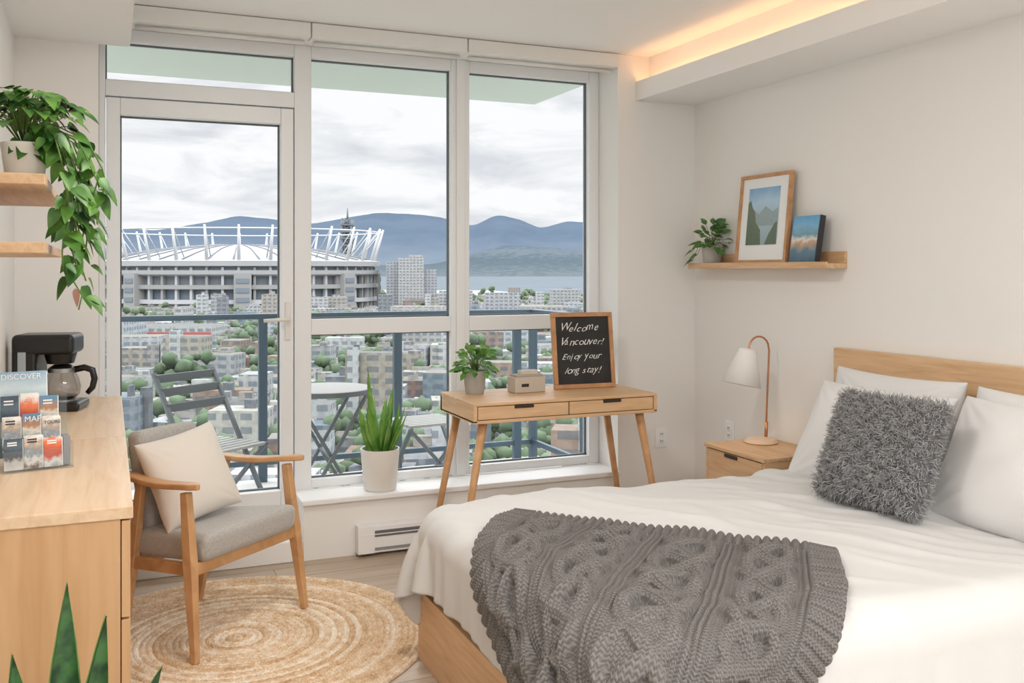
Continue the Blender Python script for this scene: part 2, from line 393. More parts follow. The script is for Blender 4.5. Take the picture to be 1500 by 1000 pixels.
F = (base+np.array([[0, 1, 3, 2]])).tolist()+(base+np.array([[2, 3, 5, 4]])).tolist()+(base+np.array([[4, 5, 6]])).tolist()
mesh('fur', VV, F, M_fur, gf, True)

# knit throw
m, nt, p = newmat('knit_wool'); uvn = N(nt, 'ShaderNodeUVMap'); sx = N(nt, 'ShaderNodeSeparateXYZ'); nt.links.new(uvn.outputs[0], sx.inputs[0])
def mth(nt, op, a, b=None):
    n = N(nt, 'ShaderNodeMath', operation=op)
    for i, v in enumerate((a, b)):
        if v is None: continue
        if isinstance(v, (int, float)): n.inputs[i].default_value = v
        else: nt.links.new(v, n.inputs[i])
    return n.outputs[0]
fx = mth(nt, 'FRACT', mth(nt, 'MULTIPLY', sx.outputs[0], 105.)); ax = mth(nt, 'ABSOLUTE', mth(nt, 'SUBTRACT', fx, .5))
ph = mth(nt, 'ADD', mth(nt, 'MULTIPLY', sx.outputs[1], 2*PI*125.), mth(nt, 'MULTIPLY', ax, 7.))
st_ = mth(nt, 'ADD', mth(nt, 'SINE', ph), mth(nt, 'MULTIPLY', mth(nt, 'SINE', mth(nt, 'MULTIPLY', fx, 2*PI)), .3))
nz = N(nt, 'ShaderNodeTexNoise'); nz.inputs['Scale'].default_value = 300; nt.links.new(uvn.outputs[0], nz.inputs['Vector'])
hh = mth(nt, 'ADD', st_, mth(nt, 'MULTIPLY', nz.outputs['Fac'], 1.0))
bp = N(nt, 'ShaderNodeBump'); bp.inputs['Strength'].default_value = .7; bp.inputs['Distance'].default_value = .0016; nt.links.new(hh, bp.inputs['Height']); nt.links.new(bp.outputs[0], p.inputs['Normal'])
cr = ramp(nt, [(.1, s2l((90, 87, 84))), (.9, s2l((142, 138, 134)))]); nt.links.new(mth(nt, 'ADD', mth(nt, 'MULTIPLY', st_, .2), mth(nt, 'MULTIPLY', nz.outputs['Fac'], .9)), cr.inputs[0]); nt.links.new(cr.outputs[0], p.inputs['Base Color'])
p.inputs['Roughness'].default_value = .95; M_knit = m
s = .02; W1, L1 = 1.06, 1.36; n1, n2 = int(W1/s)+1, int(L1/s)+1
e1 = np.array([.651, -.759, 0]); A0 = np.array([1.285, 2.99, .57])
ii, jj = np.meshgrid(np.arange(n1)*s, np.arange(n2)*s, indexing='ij')
ang = np.radians(220.6+(232.5-220.6)*ii/W1)
P = A0+ii[..., None]*e1+jj[..., None]*np.stack([np.cos(ang), np.sin(ang), ang*0], -1)
pin = (P[..., 0] > 1.15) & (P[..., 1] > 1.92) & (P[..., 1] < 3.18)
pt = P.copy(); pt[..., 2] = .576+.006*np.sin(P[..., 0]*17+P[..., 1]*9)+.004*np.sin(P[..., 1]*21-P[..., 0]*8)
for i_ in range(n1):
    for j_ in range(n2):
        if pin[i_, j_]:
            hit = bvh.ray_cast(Vector((pt[i_, j_, 0], pt[i_, j_, 1], 1.)), Vector((0, 0, -1)))
            if hit[0] is not None: pt[i_, j_, 2] = max(pt[i_, j_, 2]-.004, hit[0].z+.006)
P[..., 2] += np.random.rand(n1, n2)*.006
rb = roundbox((1.035, 1.80, -.3), (3.3, 3.28, .53), .07, .040, .6)
cnt = [0]
def col3(P, O, st):
    rb(P, O, st); cnt[0] += 1
    if st < 100 or cnt[0] % 3: return
    Pf = P.reshape(-1, 3); Of = O.reshape(-1, 3)
    for i in range(len(Pf)):
        v = Vector(Pf[i]); r = bvh.find_nearest(v, .08)
        if r[0] is None: continue
        nn = r[1]; c = Vector((1.9, 2.5, .3))
        if nn.dot(r[0]-c) < 0: nn = -nn
        dist = (v-r[0]).dot(nn)
        if dist < .012:
            v = v+nn*(.012-dist); Pf[i] = v; Of[i] += (Pf[i]-Of[i])*.5
T = drape(P, s, col3, 180, 8, bend=.25, pin=pin, ptar=pt)
k = 9; U = up(T, k); Nn = normals(U)
if Nn[U.shape[0]//2, 4, 2] < 0: Nn = -Nn
nU, mU = U.shape[:2]
S_, T_ = np.meshgrid(np.linspace(0, W1, nU), np.linspace(0, L1, mU), indexing='ij')
bd = .085; per = (W1-2*bd)/4
cidx = np.floor((S_-bd)/per); x = ((S_-bd)/per-cidx-.5)*per
H = .0012*np.abs(np.sin(PI*S_/.011))
for kk in range(3):
    for par, amp, lw, LP in ((0, .066, .0205, .36), (1, .054, .0195, .27)):
        phs = 2*PI*T_/LP+2*PI*kk/3
        xk = amp*np.sin(phs)
        slope = amp*np.cos(phs)*2*PI/LP; q = (x-xk)/(lw*np.sqrt(1+slope**2*.75))
        env = np.clip((1-q*q)*1.0, 0, 1)**.5
        hk = env*(.024+.012*np.cos(2*phs+2*PI*kk/3))
        hk = hk-.0028*env*(np.abs(np.abs(q)-.42) < .16)
        hk = np.where((cidx % 2 == par) & (np.abs(q) < 1), hk, 0)
        H = np.maximum(H, hk)
for off in (0, .016):
    q = (np.abs(x)-(per/2-off))/.007; H = np.maximum(H, np.where(np.abs(q) < 1, .010*np.sqrt(np.clip(1-q*q, 0, 1)), 0))
rib_t = .014*np.abs(np.sin(PI*S_/.028))**.7; rib_s = .014*np.abs(np.sin(PI*T_/.028))**.7
H = np.where((T_ < bd) | (T_ > L1-bd), rib_t, H); H = np.where((S_ < bd) | (S_ > W1-bd), rib_s, H)
ed = np.minimum.reduce([S_, W1-S_, T_, L1-T_]); H = H+np.minimum(0, (ed-.008))*1.2
U = U+Nn*(H+.002)[..., None]
gt = mesh('knitted_throw_blanket', U, gridfaces(nU, mU), M_knit, None, True)
uvl = gt.data.uv_layers.new(name='UVMap'); li = np.empty(len(gt.data.loops), dtype=np.int32); gt.data.loops.foreach_get('vertex_index', li)
uvv = np.stack([S_.ravel(), T_.ravel()], 1)[li]; uvl.data.foreach_set('uv', uvv.ravel().astype(np.float32))

# ------------------------------------------------------------------ RUG
R = .72; nr = 31; per = R/nr; seg = 300; sub = 7
rr_ = np.linspace(.0, R, nr*sub+1); tt = np.linspace(0, 2*PI, seg, endpoint=False)
RR, TT = np.meshgrid(rr_, tt, indexing='ij')
Z = .004+.009*np.abs(np.sin(PI*RR/per))**.6
ring = np.floor(RR/per)
Z += .0025*np.sin(TT*np.maximum(6, np.round(RR*2*PI/.03))+ring*1.3)*(np.abs(np.sin(PI*RR/per)))
Z[-1, :] = 0.001
wob = 1+.004*np.sin(5*TT)+.003*np.sin(11*TT+1)
V = np.stack([RR*np.cos(TT)*wob, RR*np.sin(TT)*wob, Z], -1)
i = np.arange((nr*sub+1)*seg).reshape(nr*sub+1, seg); j = np.roll(i, -1, axis=1)
F = np.stack([i[:-1], i[1:], j[1:], j[:-1]], -1).reshape(-1, 4)
m, nt, p = newmat('jute'); tc = N(nt, 'ShaderNodeTexCoord'); ln = N(nt, 'ShaderNodeVectorMath', operation='LENGTH'); nt.links.new(tc.outputs['Object'], ln.inputs[0])
rg = mth(nt, 'FLOOR', mth(nt, 'DIVIDE', ln.outputs['Value'], per)); wn = N(nt, 'ShaderNodeTexWhiteNoise', noise_dimensions='1D'); nt.links.new(rg, wn.inputs['W'])
nz = N(nt, 'ShaderNodeTexNoise'); nz.inputs['Scale'].default_value = 26; nz.inputs['Detail'].default_value = 5; nt.links.new(tc.outputs['Object'], nz.inputs['Vector'])
nz2 = N(nt, 'ShaderNodeTexNoise'); nz2.inputs['Scale'].default_value = 140; nt.links.new(tc.outputs['Object'], nz2.inputs['Vector'])
f_ = mth(nt, 'ADD', mth(nt, 'MULTIPLY', wn.outputs['Value'], .28), mth(nt, 'ADD', mth(nt, 'MULTIPLY', nz.outputs['Fac'], .65), mth(nt, 'MULTIPLY', mth(nt, 'SUBTRACT', nz2.outputs['Fac'], .5), .7)))
cr = ramp(nt, [(.15, s2l((184, 146, 108))), (.42, s2l((220, 190, 154))), (.66, s2l((242, 230, 212)))]); nt.links.new(f_, cr.inputs[0]); nt.links.new(cr.outputs[0], p.inputs['Base Color'])
bp = N(nt, 'ShaderNodeBump'); bp.inputs['Strength'].default_value = .6; bp.inputs['Distance'].default_value = .004; nt.links.new(nz2.outputs['Fac'], bp.inputs['Height']); nt.links.new(bp.outputs[0], p.inputs['Normal'])
p.inputs['Roughness'].default_value = .95
mesh('round_jute_rug', V, F, m, None, True, loc=(.45, 3.70, .001))

# ------------------------------------------------------------------ DRESSER
DX, DZ, DY0, DY1 = .055, .84, 2.42, 4.56
g = grp('dresser', (0, 0, 0))
M_dtop = wood('dresser_top', (234, 206, 174), (216, 182, 144), (12, .9, 12), rough=.35)
M_dside = wood('dresser_side', (214, 172, 128), (198, 153, 108), (9, 9, .7), rough=.5)
box('top_1', XL+.005, DX, DY0, 3.45, DZ-.03, DZ, M_dtop, g, .003)
box('top_2', XL+.005, DX, 3.453, DY1, DZ-.03, DZ, M_dtop, g, .003)
box('carcass', XL+.005, DX-.028, DY0+.008, DY1, .08, DZ-.03, M_dside, g, .002)
yb = [DY0+.008, 3.1, 3.8, DY1]
for a in range(3):
    for b, (z0, z1) in enumerate(((.085, .325), (.33, .57), (.575, .805))):
        box('drawer_front_%d_%d' % (a, b), DX-.026, DX-.006, yb[a]+(.003 if a else 0), yb[a+1]-.003, z0, z1, M_dside, g, .002)
for x_ in (XL+.05, DX-.07):
    for y_ in (DY0+.06, DY1-.06): tube('foot', [(x_, y_, 0), (x_, y_, .085)], .022, M_chairwood, g)
for z0 in (1.62, 1.443):
    g = grp('wall_shelf', (0, 0, 0)); box('board', XL, -.15, 2.72, 3.68, z0, z0+.028, M_oakY, g, .003)

# ------------------------------------------------------------------ COFFEE MAKER
g = grp('coffee_maker', (-.205, 4.22, DZ), math.radians(-12))
box('base', -.13, .12, -.09, .09, 0, .035, M_black, g, .012, 4)
box('tower', -.13, -.04, -.085, .085, .03, .30, M_black, g, .015, 4)
box('head', -.13, .10, -.09, .09, .225, .305, M_black, g, .02, 4)
lathe('basket', [(0, .185), (.05, .185), (.062, .228), (0, .23)], M_black, g, loc=(.03, 0, 0))
box('water_gauge', -.105, -.075, -.0885, -.084, .09, .24, mk('gauge', (170, 178, 182), .2), g, .002)
lathe('hot_plate', [(0, .036), (.062, .036), (.062, .042), (0, .042)], M_steel, g, loc=(.035, 0, 0))
M_cg = glassmat('carafe_glass', (.72, .70, .68), .12)
lathe('carafe', [(0, .044), (.05, .044), (.066, .06), (.07, .09), (.062, .125), (.047, .155), (.045, .165)], M_cg, g, loc=(.035, 0, 0))
lathe('coffee', [(0, .046), (.048, .046), (.060, .056), (0, .058)], mk('coffee', (60, 40, 28), .1), g, loc=(.035, 0, 0))
lathe('carafe_band', [(.047, .150), (.052, .150), (.052, .166), (.047, .166)], M_steel, g, loc=(.035, 0, 0))
lathe('carafe_lid', [(0, .182), (.03, .18), (.047, .168), (.047, .162), (0, .162)], M_black, g, loc=(.035, 0, 0))
tube('carafe_handle', [(.08, 0, .158), (.12, 0, .166), (.15, 0, .155), (.158, 0, .12), (.15, 0, .085), (.13, 0, .062)], [.011, .011, .012, .011, .010, .008], M_black, g, sx=1.2, sy=1)

# ------------------------------------------------------------------ BROCHURE HOLDER
def artmat(name, stops, sc=6, axis=2, lo=0, hi=1, nstr=.25, nsc=(1, 1, 1)):
    m, nt, p = newmat(name); tc = N(nt, 'ShaderNodeTexCoord'); sp = N(nt, 'ShaderNodeSeparateXYZ'); nt.links.new(tc.outputs['Object'], sp.inputs[0])
    mp = N(nt, 'ShaderNodeMapping'); mp.inputs['Scale'].default_value = nsc; nt.links.new(tc.outputs['Object'], mp.inputs[0])
    n = N(nt, 'ShaderNodeTexNoise'); n.inputs['Scale'].default_value = sc; n.inputs['Detail'].default_value = 6; nt.links.new(mp.outputs[0], n.inputs['Vector'])
    a = mth(nt, 'DIVIDE', mth(nt, 'SUBTRACT', sp.outputs[axis], lo), hi-lo)
    b = mth(nt, 'ADD', a, mth(nt, 'MULTIPLY', mth(nt, 'SUBTRACT', n.outputs['Fac'], .5), nstr))
    r = ramp(nt, [(q, s2l(c)) for q, c in stops])
    nt.links.new(b, r.inputs[0]); nt.links.new(r.outputs[0], p.inputs['Base Color']); p.inputs['Roughness'].default_value = .35
    return m
g = grp('brochure_rack', (-.190, 3.0, DZ), math.radians(12))
M_acr = glassmat('acrylic', (.95, .97, .98), .05)
M_b1 = artmat('brochure_blue', [(0, (90, 120, 140)), (.35, (130, 165, 180)), (.6, (165, 195, 210)), (.8, (205, 218, 222)), (1, (140, 175, 200))], 30, 2, -.12, .12, .15)
M_b2 = artmat('brochure_red', [(0, (70, 90, 120)), (.3, (235, 235, 230)), (.45, (200, 72, 52)), (.75, (236, 130, 80)), (.9, (240, 236, 230))], 34, 2, -.06, .06, .6)
M_b3 = artmat('brochure_photo', [(0, (110, 96, 84)), (.25, (236, 232, 226)), (.5, (140, 150, 160)), (.7, (190, 170, 150)), (1, (244, 242, 238))], 60, 2, -.05, .05, .9)
M_b4 = artmat('brochure_dark', [(0, (226, 222, 216)), (.3, (200, 196, 190)), (.45, (60, 72, 84)), (.75, (90, 108, 122)), (1, (70, 84, 100))], 50, 2, -.05, .05, .6)
M_b5 = artmat('brochure_teal', [(0, (60, 92, 106)), (.35, (110, 150, 160)), (.55, (220, 214, 200)), (.7, (180, 130, 90)), (1, (96, 140, 170))], 50, 2, -.05, .05, .7)
M_ink = mk('ink_white', (244, 244, 244), .5); M_inkd = mk('ink_dark', (60, 60, 64), .5)
box('back_panel', -.09, .09, .045, .048, .0, .20, M_acr, g); box('base_panel', -.09, .09, -.06, .05, 0, .004, M_acr, g)
def broch(x0, x1, y, z0, z1, mt, title=None, dark=False):
    box('brochure', x0, x1, y, y+.003, z0, z1, mt, g, rot=(-.1, 0, 0)); box('brochure_pages', x0+.001, x1+.003, y+.003, y+.008, z0, z1-.003, M_ink, g, rot=(-.1, 0, 0))
    zc = (z0+z1)/2; hh_ = (z1-z0)/2; mi = M_inkd if dark else M_ink
    if title:
        txt = bpy.data.curves.new('title', 'FONT'); txt.body = title; txt.size = (x1-x0)/len(title)*1.45; txt.extrude = .0003; txt.materials.append(mi)
        to = bpy.data.objects.new('brochure_title', txt); scene.collection.objects.link(to); to.parent = g
        dz = hh_-.022; to.location = (x0+.005, y-.0012+dz*.1, zc+dz); to.rotation_euler = (PI/2-.1, 0, 0)
    else:
        for q in (.75, .6): dz = hh_*q; box('print_line', x0+.008, x1-.014, y-.0012+dz*.1, y-.0002+dz*.1, zc+dz-.002, zc+dz+.002, mi, g)
broch(-.088, .035, .032, .03, .27, M_b1, 'DISCOVER')
broch(-.086, -.040, .010, .09, .205, M_b4); broch(-.036, .010, .012, .09, .21, M_b2, 'VISIT'); broch(.014, .060, .010, .09, .20, M_b5)
box('acr_mid', -.09, .09, .002, .004, .05, .13, M_acr, g)
broch(-.085, -.039, -.016, .05, .15, M_b3, None, True); broch(-.035, .011, -.016, .05, .155, M_b5, 'MAP'); broch(.015, .061, -.016, .05, .145, M_b3, 'TOURS', True)
broch(-.084, -.038, -.042, .006, .092, M_b4); broch(-.034, .012, -.042, .006, .098, M_b3, None, True); broch(.016, .062, -.042, .006, .088, M_b2)
box('acr_front', -.09, .09, -.060, -.058, .0, .06, M_acr, g); box('acr_side_r', .088, .09, -.06, .045, 0, .07, M_acr, g)
box('cards_side', .068, .086, -.03, .02, .004, .085, mk('cards', (150, 152, 158), .6), g)

# ------------------------------------------------------------------ PLANTS
def pot(prof, mat, g, soilr, soilz, loc=(0, 0, 0)):
    lathe('pot', prof, mat, g, loc=loc); lathe('soil', [(0, soilz), (soilr, soilz)], M_soil, g, loc=loc, smooth=False)
g = grp('hanging_pothos', (-.215, 2.98, 1.648))
pot([(0, 0), (.042, 0), (.05, .01), (.062, .105), (.056, .105), (.05, .09), (0, .09)], M_white, g, .053, .092)
acc = Acc(); rs = random.Random(11)
def vine(pts, lsz, n, g, tag):
    tube('vine_%s' % tag, pts, .0022, M_stem, g, 6)
    pv = [Vector(q) for q in pts]
    for i in range(n):
        t = (i+rs.random()*.7)/n*(len(pv)-1); a = min(int(t), len(pv)-2); p_ = pv[a].lerp(pv[a+1], t-a)
        ang = rs.uniform(0, 2*PI); o_ = Vector((math.cos(ang)*.8+.25, math.sin(ang)*.8-.35, rs.uniform(-.7, .25)))
        st = p_+o_.normalized()*rs.uniform(.008, .03)
        sz = lsz*rs.uniform(.7, 1.25)
        leaf(acc, st, o_+Vector((0, 0, -.5)), Vector((.4, -.6, .8))+Vector((rs.uniform(-.4, .4), rs.uniform(-.4, .4), 0)), sz, sz*.72, .35)
k = 0
for (ex, ey, ez, n) in ((.13, -.05, -.33, 15), (.10, -.09, -.22, 15), (.16, -.02, -.18, 13), (.14, .02, -.26, 15), (.11, -.03, -.15, 12), (.17, -.07, -.10, 11), (.12, .05, -.12, 10), (.10, -.12, -.06, 9), (.20, -.03, -.03, 9), (.125, -.01, -.20, 15), (.15, .03, -.08, 10), (.118, -.06, -.27, 14)):
    pts = [(0, 0, .09), (ex*.35, ey*.4, .155+rs.uniform(-.02, .02)), (ex*.8, ey*.9, .12), (ex, ey, .04)]
    z_ = .04
    while z_ > ez:
        z_ -= .04; pts.append((ex+rs.uniform(-.012, .012)+.006, ey+rs.uniform(-.012, .012), z_))
    vine(pts, .05, n, g, str(k)); k += 1
for i in range(150):
    a_ = rs.uniform(0, 2*PI); r_ = rs.uniform(.02, .15); x_ = r_*math.cos(a_)*.9+.01; y_ = r_*math.sin(a_)-.01
    if x_ < -.12: x_ = -.12
    z_ = .11+.13*math.sqrt(max(0, 1-(r_/.17)**2))+rs.uniform(-.03, .02)
    leaf(acc, (x_, y_, z_), (math.cos(a_)*.8+.1, math.sin(a_)-.2, rs.uniform(-.5, .3)), (math.cos(a_)*.4, -.4, .9), rs.uniform(.04, .062), rs.uniform(.032, .047), .4)
    if i % 3 == 0: tube('stem_%d' % i, [(0, 0, .09), (x_*.5, y_*.5, z_*.75+.03), (x_, y_, z_)], .0015, M_stem, g, 5)
mesh('leaves', acc.v, acc.f, M_leaf, g, True)
acc2 = Acc(); leaf(acc2, (.13, -.05, -.30), (.1, -.1, -1), (.3, -.8, .2), .05, .02, .1, 'heart'); mesh('dry_leaf', acc2.v, acc2.f, mk('dry_leaf', (150, 110, 90), .7), g, True)

def bushy(name, loc, pr, ph_, rad, hgt, nl, ls, pm, lm, seed, kind='oval', cx=0, cy=0):
    g = grp(name, loc); rs = random.Random(seed)
    pot([(0, 0), (pr*.72, 0), (pr*.8, .006), (pr, ph_), (pr*.92, ph_), (pr*.88, ph_*.9), (0, ph_*.9)], pm, g, pr*.9, ph_*.91)
    acc = Acc()
    for i in range(nl):
        a_ = rs.uniform(0, 2*PI); e = rs.uniform(-.15, 1.2); q = rs.uniform(.55, 1)
        d_ = Vector((math.cos(a_)*math.cos(e), math.sin(a_)*math.cos(e), math.sin(e)))
        p_ = Vector((cx, cy, ph_*.95))+Vector((d_.x*rad*q, d_.y*rad*q, max(-.2, d_.z)*hgt*q+.01))
        leaf(acc, p_, d_+Vector((0, 0, rs.uniform(-.5, .2))), Vector((d_.x*.3, d_.y*.3-.5, .9)), ls*rs.uniform(.7, 1.25), ls*.66*rs.uniform(.8, 1.2), .3, kind)
        if i % 2 == 0: tube('stem_%d' % i, [(0, 0, ph_*.88), tuple(Vector((0, 0, ph_*.9)).lerp(p_, .5)+Vector((0, 0, .02))), tuple(p_)], .0013, M_stem, g, 5)
    mesh('leaves', acc.v, acc.f, lm, g, True)
    return g
bushy('potted_herb_plant', (1.66, 4.36, .79), .058, .115, .095, .125, 130, .042, M_greypot, M_leaf2, 4)
g = bushy('potted_ledge_plant', (3.015, 4.30, 1.431), .058, .10, .085, .13, 60, .055, M_greypot, leafmat('ledge_leaf', (44, 92, 40), (92, 142, 62), 18), 6, 'heart')
acc = Acc()
for (q, ln_) in (((-.05, .07, .05), .06), ((-.06, .1, .02), .055), ((-.03, -.12, .07), .05), ((-.05, .12, .07), .055)):
    tube('runner', [(0, 0, .09), (q[0]*.6, q[1]*.6, .12), q], .0015, M_stem, g, 5); leaf(acc, q, (q[0], q[1], -.03), (-.6, -.2, .8), ln_, ln_*.7, .4)
mesh('runner_leaves', acc.v, acc.f, M_leaf, g, True)
def snake(name, loc, pr, ph_, leaves, pm, lm, face=None, edge=None):
    g = grp(name, loc)
    pot([(0, 0), (pr*.78, 0), (pr*.84, .008), (pr, ph_), (pr*.93, ph_), (pr*.9, ph_*.9), (0, ph_*.9)], pm, g, pr*.92, ph_*.91)
    acc = Acc(); ae = Acc()
    for q_, (a_, r_, L_, W_, ln_) in enumerate(leaves):
        o_ = Vector((math.cos(a_)*r_, math.sin(a_)*r_, ph_*.88)); d_ = Vector((math.cos(a_)*ln_, math.sin(a_)*ln_, 1))
        nn = (math.cos(a_+.8), math.sin(a_+.8)-.4, .1) if not face else (face[0]+.35*math.sin(q_*2.1), face[1], .1)
        leaf(acc, o_, d_, nn, L_, W_, ln_*.12, 'sword', .3, 14)
        if edge: leaf(ae, o_-Vector(nn).normalized()*.0045, d_, nn, L_*1.006, W_*1.13, ln_*.12, 'sword', .3, 14)
    o = mesh('leaves', acc.v, acc.f, lm, g, True); so = o.modifiers.new('s', 'SOLIDIFY'); so.thickness = .003
    if edge: mesh('leaf_margins', ae.v, ae.f, edge, g, True)
    return g
rs = random.Random(2)
lv = [(rs.uniform(0, 2*PI), rs.uniform(.005, .05), rs.uniform(.18, .32), rs.uniform(.034, .048), rs.uniform(.1, .5)) for _ in range(24)]+[(2.6, .02, .43, .045, .1), (.6, .03, .34, .042, .22)]
snake('potted_snake_plant', (1.262, 4.655, .296), .098, .205, lv, M_white, M_snake)
lv = [(.2, .01, .56, .068, .03), (-.3, .03, .51, .066, .14), (3.2, .04, .46, .07, .18), (-1.2, .04, .38, .066, .3), (1.2, .05, .38, .066, .15), (-2.2, .05, .42, .066, .22), (.1, .05, .41, .058, .40), (2.4, .05, .42, .066, .12)]
snake('floor_snake_plant', (-.10, 2.04, 0), .13, .26, lv, M_white, M_snaked, (.2, -1), M_edge)

# ------------------------------------------------------------------ ARMCHAIR
CZ = -48.7; CX, CY = .35, 3.89
g = grp('armchair', (CX, CY, .013), math.radians(CZ)); W_ = M_chairwood
for sgn in (-1, 1):
    tg = 'l' if sgn < 0 else 'r'
    bar('front_leg_lo_'+tg, (.245, sgn*.305, 0), (.205, sgn*.288, .34), .024, .026, W_, g, .036, .044)
    bar('front_leg_hi_'+tg, (.205, sgn*.288, .335), (.175, sgn*.278, .59), .036, .044, W_, g, .03, .034)
    bar('rear_leg_lo_'+tg, (-.22, sgn*.195, 0), (-.165, sgn*.205, .30), .024, .026, W_, g, .032, .040)
    bar('rear_leg_hi_'+tg, (-.165, sgn*.205, .295), (-.10, sgn*.225, .595), .032, .040, W_, g, .028, .032)
    n = 14; V = []; F = []
    for i in range(n+1):
        t = i/n; x_ = -.21+.46*t; y_ = sgn*(.215+.078*t); z_ = .59+.012*t+.006*math.cos(2*PI*t)
        w_ = .021+.010*math.sin(PI*(t*.8+.1)); w_ *= min(1, (math.sin(PI*min(.5, (t+.02)*4))), (math.sin(PI*min(.5, (1.02-t)*5))))
        V += [(x_, y_-w_, z_), (x_, y_+w_, z_), (x_, y_+w_, z_+.022), (x_, y_-w_, z_+.022)]
    for i in range(n):
        a_ = i*4
        for q in range(4): F.append((a_+q, a_+(q+1) % 4, a_+4+(q+1) % 4, a_+4+q))
    F += [(3, 2, 1, 0), (n*4, n*4+1, n*4+2, n*4+3)]
    o = mesh('armrest_'+tg, V, F, W_, g); bev(o, .006, 3)
    bar('side_rail_'+tg, (-.16, sgn*.20, .275), (.205, sgn*.27, .315), .022, .045, W_, g)
    bar('back_post_'+tg, (-.15, sgn*.12-.015, .28), (-.245, sgn*.12-.015, .70), .028, .022, W_, g)
bar('front_rail', (.205, -.28, .315), (.205, .28, .315), .045, .022, W_, g, side=(0, 0, 1))
bar('rear_rail', (-.16, -.20, .275), (-.16, .20, .275), .045, .022, W_, g, side=(0, 0, 1))
for zz in (.5, .62): bar('back_slat', (-.15-(zz-.28)*.226, -.13, zz), (-.15-(zz-.28)*.226, .12, zz), .035, .014, W_, g, side=(0, 0, 1))
M_fab = mk('grey_upholstery', (182, 178, 173), .95, bump=.35, bscale=260, var=.12, vscale=120, sheen=.3)
def slab(name, b, t, mat, g, bevel):
    o = mesh(name, b+t, CF, mat, g); bv = o.modifiers.new('b', 'BEVEL'); bv.width = bevel; bv.segments = 5
    s_ = o.modifiers.new('s', 'SUBSURF'); s_.levels = 1; s_.render_levels = 1; o.data.polygons.foreach_set('use_smooth', [True]*6); return o
slab('seat_cushion', [(-.18, -.195, .29), (.245, -.262, .335), (.245, .262, .335), (-.18, .195, .29)], [(-.18, -.195, .40), (.255, -.262, .445), (.255, .262, .445), (-.18, .195, .40)], M_fab, g, .035)
slab('back_cushion', [(-.18, -.17, .37), (-.10, -.17, .39), (-.10, .155, .39), (-.18, .155, .37)], [(-.255, -.17, .755), (-.175, -.17, .77), (-.175, .145, .77), (-.255, .145, .755)], M_fab, g, .03)
M_beige = mk('beige_linen', (228, 220, 210), .9, bump=.15, bscale=350, sheen=.2)
cp = cushion('beige_throw_pillow', .37, .36, .15, M_beige, None, (0, 0, 0), (0, 0, 0), seed=21, wr=.005)
mw = Matrix.Translation((CX, CY, .013)) @ Matrix.Rotation(math.radians(CZ), 4, 'Z') @ Matrix.Translation((-.03, -.05, .590)) @ Euler((.42, .12, -PI/2-.1)).to_matrix().to_4x4()
cp.matrix_world = mw

# ------------------------------------------------------------------ DESK
g = grp('writing_desk', (2.015, 4.265, 0)); hx, hy = .485, .235
box('top', -hx, hx, -hy, hy, .775, .79, M_oak, g, .003)
box('case_back', -hx, hx, hy-.02, hy, .70, .775, M_oak, g); box('case_bottom', -hx, hx, -hy, hy, .695, .71, M_oak, g, .002)
box('case_l', -hx, -hx+.018, -hy, hy, .70, .776, M_oakY, g, .002); box('case_r', hx-.018, hx, -hy, hy, .70, .776, M_oakY, g, .002)
M_dark = mk('dark_recess', (52, 42, 34), .7)
for a, b in ((-hx+.022, -.003), (.003, hx-.022)):
    box('drawer_front', a, b, -hy+.002, -hy+.02, .713, .772, M_oak, g, .002); c = (a+b)/2
    box('pull_slot', c-.05, c+.05, -hy-.001, -hy+.01, .757, .7725, M_dark, g, .004)
    box('drawer_gap', a-.003, b+.003, -hy+.012, -hy+.018, .708, .776, M_dark, g)
for sx_ in (-1, 1):
    for sy_ in (-1, 1):
        tube('leg', [(sx_*(hx+.06), sy_*(hy-.03), 0), (sx_*(hx-.07), sy_*(hy-.06), .70)], [.012, .021], M_chairwood, g, 16)
g = grp('chalkboard_sign', (2.262, 4.34, .791), rot=(-.13, 0, math.radians(-3)))
M_fr = wood('sign_frame', (200, 150, 104), (176, 126, 84), (5, 5, 5))
w2, h2_ = .172, .39
box('board', -w2+.01, w2-.01, 0, .010, .01, h2_-.01, mk('chalk_black', (48, 47, 47), .85, var=.25, vscale=8), g)
for q in ((-w2, w2, 0, .022), (-w2, w2, h2_-.022, h2_), (-w2, -w2+.022, .022, h2_-.022), (w2-.022, w2, .022, h2_-.022)): box('frame', q[0], q[1], -.008, .014, q[2], q[3], M_fr, g, .002)
M_chalk = mk('chalk', (235, 235, 232), .9)
rs = random.Random(12)
for i, (tx, sz, xo) in enumerate((('Welcome', .057, -.13), ('Vancouver!', .053, -.138), ('Enjoy your', .048, -.125), ('long stay!', .048, -.115))):
    xx_ = xo
    for chh in tx:
        c = bpy.data.curves.new('chalk_text', 'FONT'); c.body = chh; c.size = sz*rs.uniform(.88, 1.14); c.shear = rs.uniform(.35, .6); c.extrude = .0005; c.offset = -.0004
        c.materials.append(M_chalk); o = bpy.data.objects.new('chalk_letter', c); scene.collection.objects.link(o); o.parent = g
        o.location = (xx_, -.0012, .295-.072*i+rs.uniform(-.003, .003)); o.rotation_euler = (PI/2, rs.uniform(-.14, .14), 0)
        wch = {'W': .95, 'V': .66, 'm': .86, 'w': .8, 'i': .3, 'l': .3, '!': .35, ' ': .35, 't': .4, 'r': .42, 'j': .33, 'E': .6}.get(chh, .55)
        xx_ += sz*wch*.90
g = grp('card_box', (1.925, 4.33, .791), math.radians(4)); Mb = mk('box_card', (196, 184, 170), .7)
box('body', -.085, .085, -.045, .045, 0, .078, Mb, g, .004); box('lid', -.075, .075, -.037, .037, .078, .088, mk('box_inner', (172, 160, 146), .8), g, .002)
